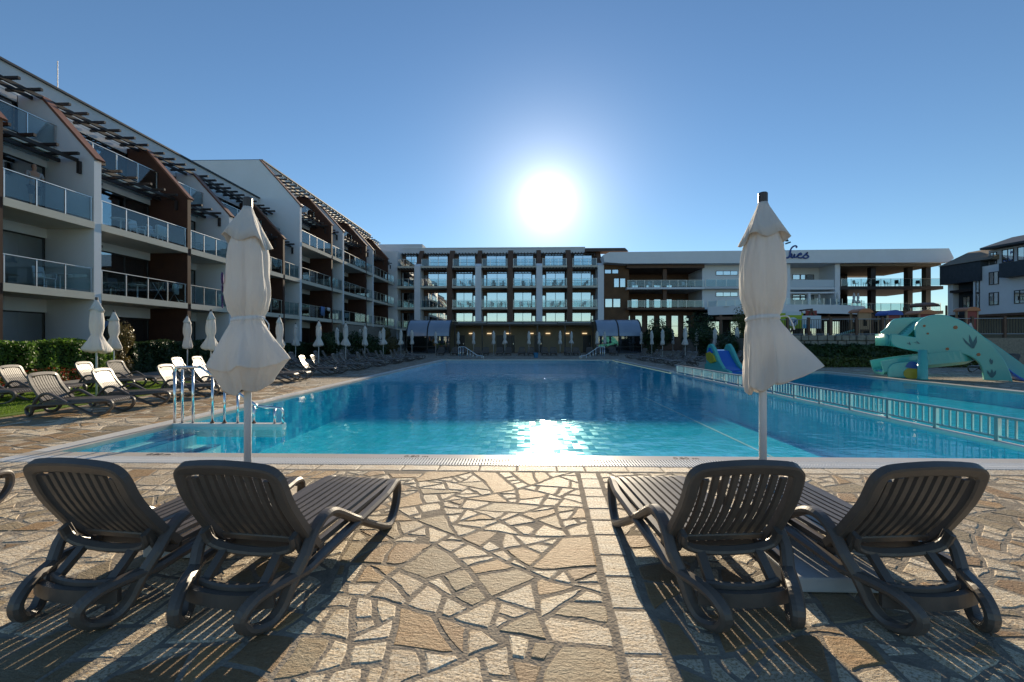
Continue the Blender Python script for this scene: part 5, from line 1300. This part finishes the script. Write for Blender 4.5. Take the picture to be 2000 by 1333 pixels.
for i in range(8):
    furn('chair', 'frame_dark' if i % 2 else 'plastic_white', 15.6 + 1.2 * i, 62.6, 8.95, i * 1.1, '%s chair, %s from the left in the upper gallery of the terrace building' % (('white', 'dark')[i % 2], ORD[i]))
    furn('table', 'w', 27.5 + 2.2 * i, 59.8 + .3 * (i % 2), 5.36, 0, 'round table, %s from the left on the curved upper terrace' % ORD[i])
    furn('chair', 'frame_dark' if i % 3 else 'plastic_white', 28.4 + 2.2 * i, 59.7, 5.36, i * .9, '%s chair, %s from the left on the curved upper terrace' % ('dark' if i % 3 else 'white', ORD[i]))
    furn('chair', 'frame_dark', 45.0 + 1.42 * i, 62.3, 9.0, i * 1.7, 'dark chair, %s from the left on the open upper deck at the right end' % ORD[i])
def towel(label, x_, y_, z_, w_, mt, drop=.55):
    P = []; n = 10
    for k in range(n + 1):
        t = k / n; yy = -w_ / 2 + w_ * t; wob = .02 * math.sin(t * 9)
        for (xx, zz) in ((.045 + wob, -drop), (.05, -.1), (.03, .012), (-.03, .012), (-.05, -.12), (-.045 - wob, -drop * .8)): P.append((xx, yy, zz + .012 * math.sin(t * 7)))
    o = MB().add(P, [(6 * k + j, 6 * k + j + 1, 6 * k + 7 + j, 6 * k + 6 + j) for k in range(n) for j in range(5)]).build('towel', mt, None, smooth=True, fix=False); s_ = o.modifiers.new('thickness', 'SOLIDIFY'); s_.thickness = .012
    o.location = (x_, y_, z_); tag(o, label, 'towel', 'towels hung out on balconies')
towel('pale towel over a chair on the third-storey balcony of the near wing', -18.98, 22.3, 7.42, .7, 'cloth_white', .5)
towel('pale blue towel hanging over the balcony rail of the taller wing', -18.55, 39.5, 4.56, .75, 'cloth_blue', .8)
towel('small pink-white cloth on the balcony rail of the taller wing', -18.55, 40.7, 4.56, .55, 'cloth_white', .3)
dr = empty('drying_rack', (-19.0, 22.6, 3.502)); tag(dr, 'folding drying rack with dark and pale washing on the second-storey balcony', 'drying rack')
for s in (-1, 1):
    MB().tube([(-.3, s * .5, 0), (.3, s * .5, .95)], .012, 6).build('leg', 'aluminium', dr); MB().tube([(.3, s * .52, 0), (-.3, s * .52, .95)], .012, 6).build('leg', 'aluminium', dr)
for k in range(5): MB().tube([(-.3 + .15 * k, -.52, .95), (-.3 + .15 * k, .52, .95)], .006, 5).build('line', 'aluminium', dr)
towel('dark garment hung on the drying rack', -18.85, 22.45, 4.47, .35, 'cloth_dark', .45); towel('white shirt hung on the drying rack next to the dark garment', -18.7, 22.85, 4.47, .3, 'cloth_white', .55)

# ------------------------------------------------------------------ people
def skin_mesh(name, nodes, edges_, mt, parent, sub=2):
    me = bpy.data.meshes.new(name); me.from_pydata([n_[0] for n_ in nodes], edges_, []); me.materials.append(M[mt])
    o = bpy.data.objects.new(name, me); link(o, parent)
    md = o.modifiers.new('skin', 'SKIN'); md.use_smooth_shade = True
    for i, n_ in enumerate(nodes): me.skin_vertices[0].data[i].radius = n_[1] if isinstance(n_[1], tuple) else (n_[1], n_[1]); me.skin_vertices[0].data[i].use_root = i == 0
    sb = o.modifiers.new('sub', 'SUBSURF'); sb.levels = sub; sb.render_levels = sub
    return o
def person(loc, rz, label, shirt, trousers, arms):
    root = empty('person', loc, rz); tag(root, label, 'person')
    nd = [((0, 0, .95), (.15, .11)), ((0, 0, 1.15), (.135, .10)), ((0, .01, 1.38), (.165, .105)), ((0, .02, 1.50), .055), ((0, .0, 1.60), (.072, .085)), ((0, .0, 1.70), (.075, .09)), ((0, .01, 1.77), .05)]; ed = [(0, 1), (1, 2), (2, 3), (3, 4), (4, 5), (5, 6)]
    for s in (-1, 1):
        b = len(nd); el, wr = arms[0 if s < 0 else 1]
        nd += [((s * .19, .01, 1.42), .055), ((s * (.19 + el[0]), el[1], el[2]), .042), ((s * (.19 + wr[0]), wr[1], wr[2]), .03), ((s * (.19 + wr[0] * 1.05), wr[1] - .09, wr[2] - .02), .028)]
        ed += [(2, b), (b, b + 1), (b + 1, b + 2), (b + 2, b + 3)]
        c = len(nd); nd += [((s * .095, 0, .86), .085), ((s * .10, -.01, .48), .058), ((s * .10, .02, .09), .04), ((s * .105, -.13, .035), .035)]; ed += [(0, c), (c, c + 1), (c + 1, c + 2), (c + 2, c + 3)]
    skin_mesh('body', nd, ed, 'skin', root)
    sh = [((0, 0, .92), (.165, .125)), ((0, 0, 1.15), (.152, .117)), ((0, .01, 1.38), (.18, .12)), ((0, .015, 1.47), .07)]; se = [(0, 1), (1, 2), (2, 3)]
    for s in (-1, 1):
        b = len(sh); el, wr = arms[0 if s < 0 else 1]; sh += [((s * .20, .01, 1.42), .068), ((s * (.19 + el[0] * .75), el[1] * .75, 1.42 + (el[2] - 1.42) * .75), .058)]; se += [(2, b), (b, b + 1)]
    skin_mesh('shirt', sh, se, shirt, root)
    tr_ = [((0, 0, .93), (.162, .122))]; te = []
    for s in (-1, 1): c = len(tr_); tr_ += [((s * .095, 0, .84), .096), ((s * .10, -.01, .52), .075)]; te += [(0, c), (c, c + 1)]
    skin_mesh('shorts', tr_, te, trousers, root)
    skin_mesh('hair', [((0, .02, 1.74), (.085, .095)), ((0, .06, 1.66), (.078, .06)), ((0, .05, 1.60), .06)], [(0, 1), (1, 2)], 'hair_dark', root)
    for s in (-1, 1): MB().lathe([(.003, -.008), (.009, -.003), (.009, .003), (.003, .008)], 6, (s * .03, -.088)).build('eye', 'ink', root, loc=(0, 0, 1.675))
    return root
down = ((.05, .03, 1.15), (.06, -.03, .90)); lean = ((.06, -.05, 1.16), (.02, -.30, 1.10))
person((-19.1, 16.45, 6.552), R(70), 'dark-haired person in a grey-pink shirt leaning at the nearest upper balcony rail', 'cloth_grey', 'cloth_dark', (lean, lean))
# blue bucket-like stool by the far pool edge
sb_ = MB().lathe([(.16, 0), (.20, .38), (.215, .40), (.20, .42), (.18, .40), (.14, .03)], 12).build('bucket', 'foam_blue', loc=(1.0, 37.0, 0.0)); tag(sb_, 'small blue bucket on the far deck in front of the loungers', 'bucket')
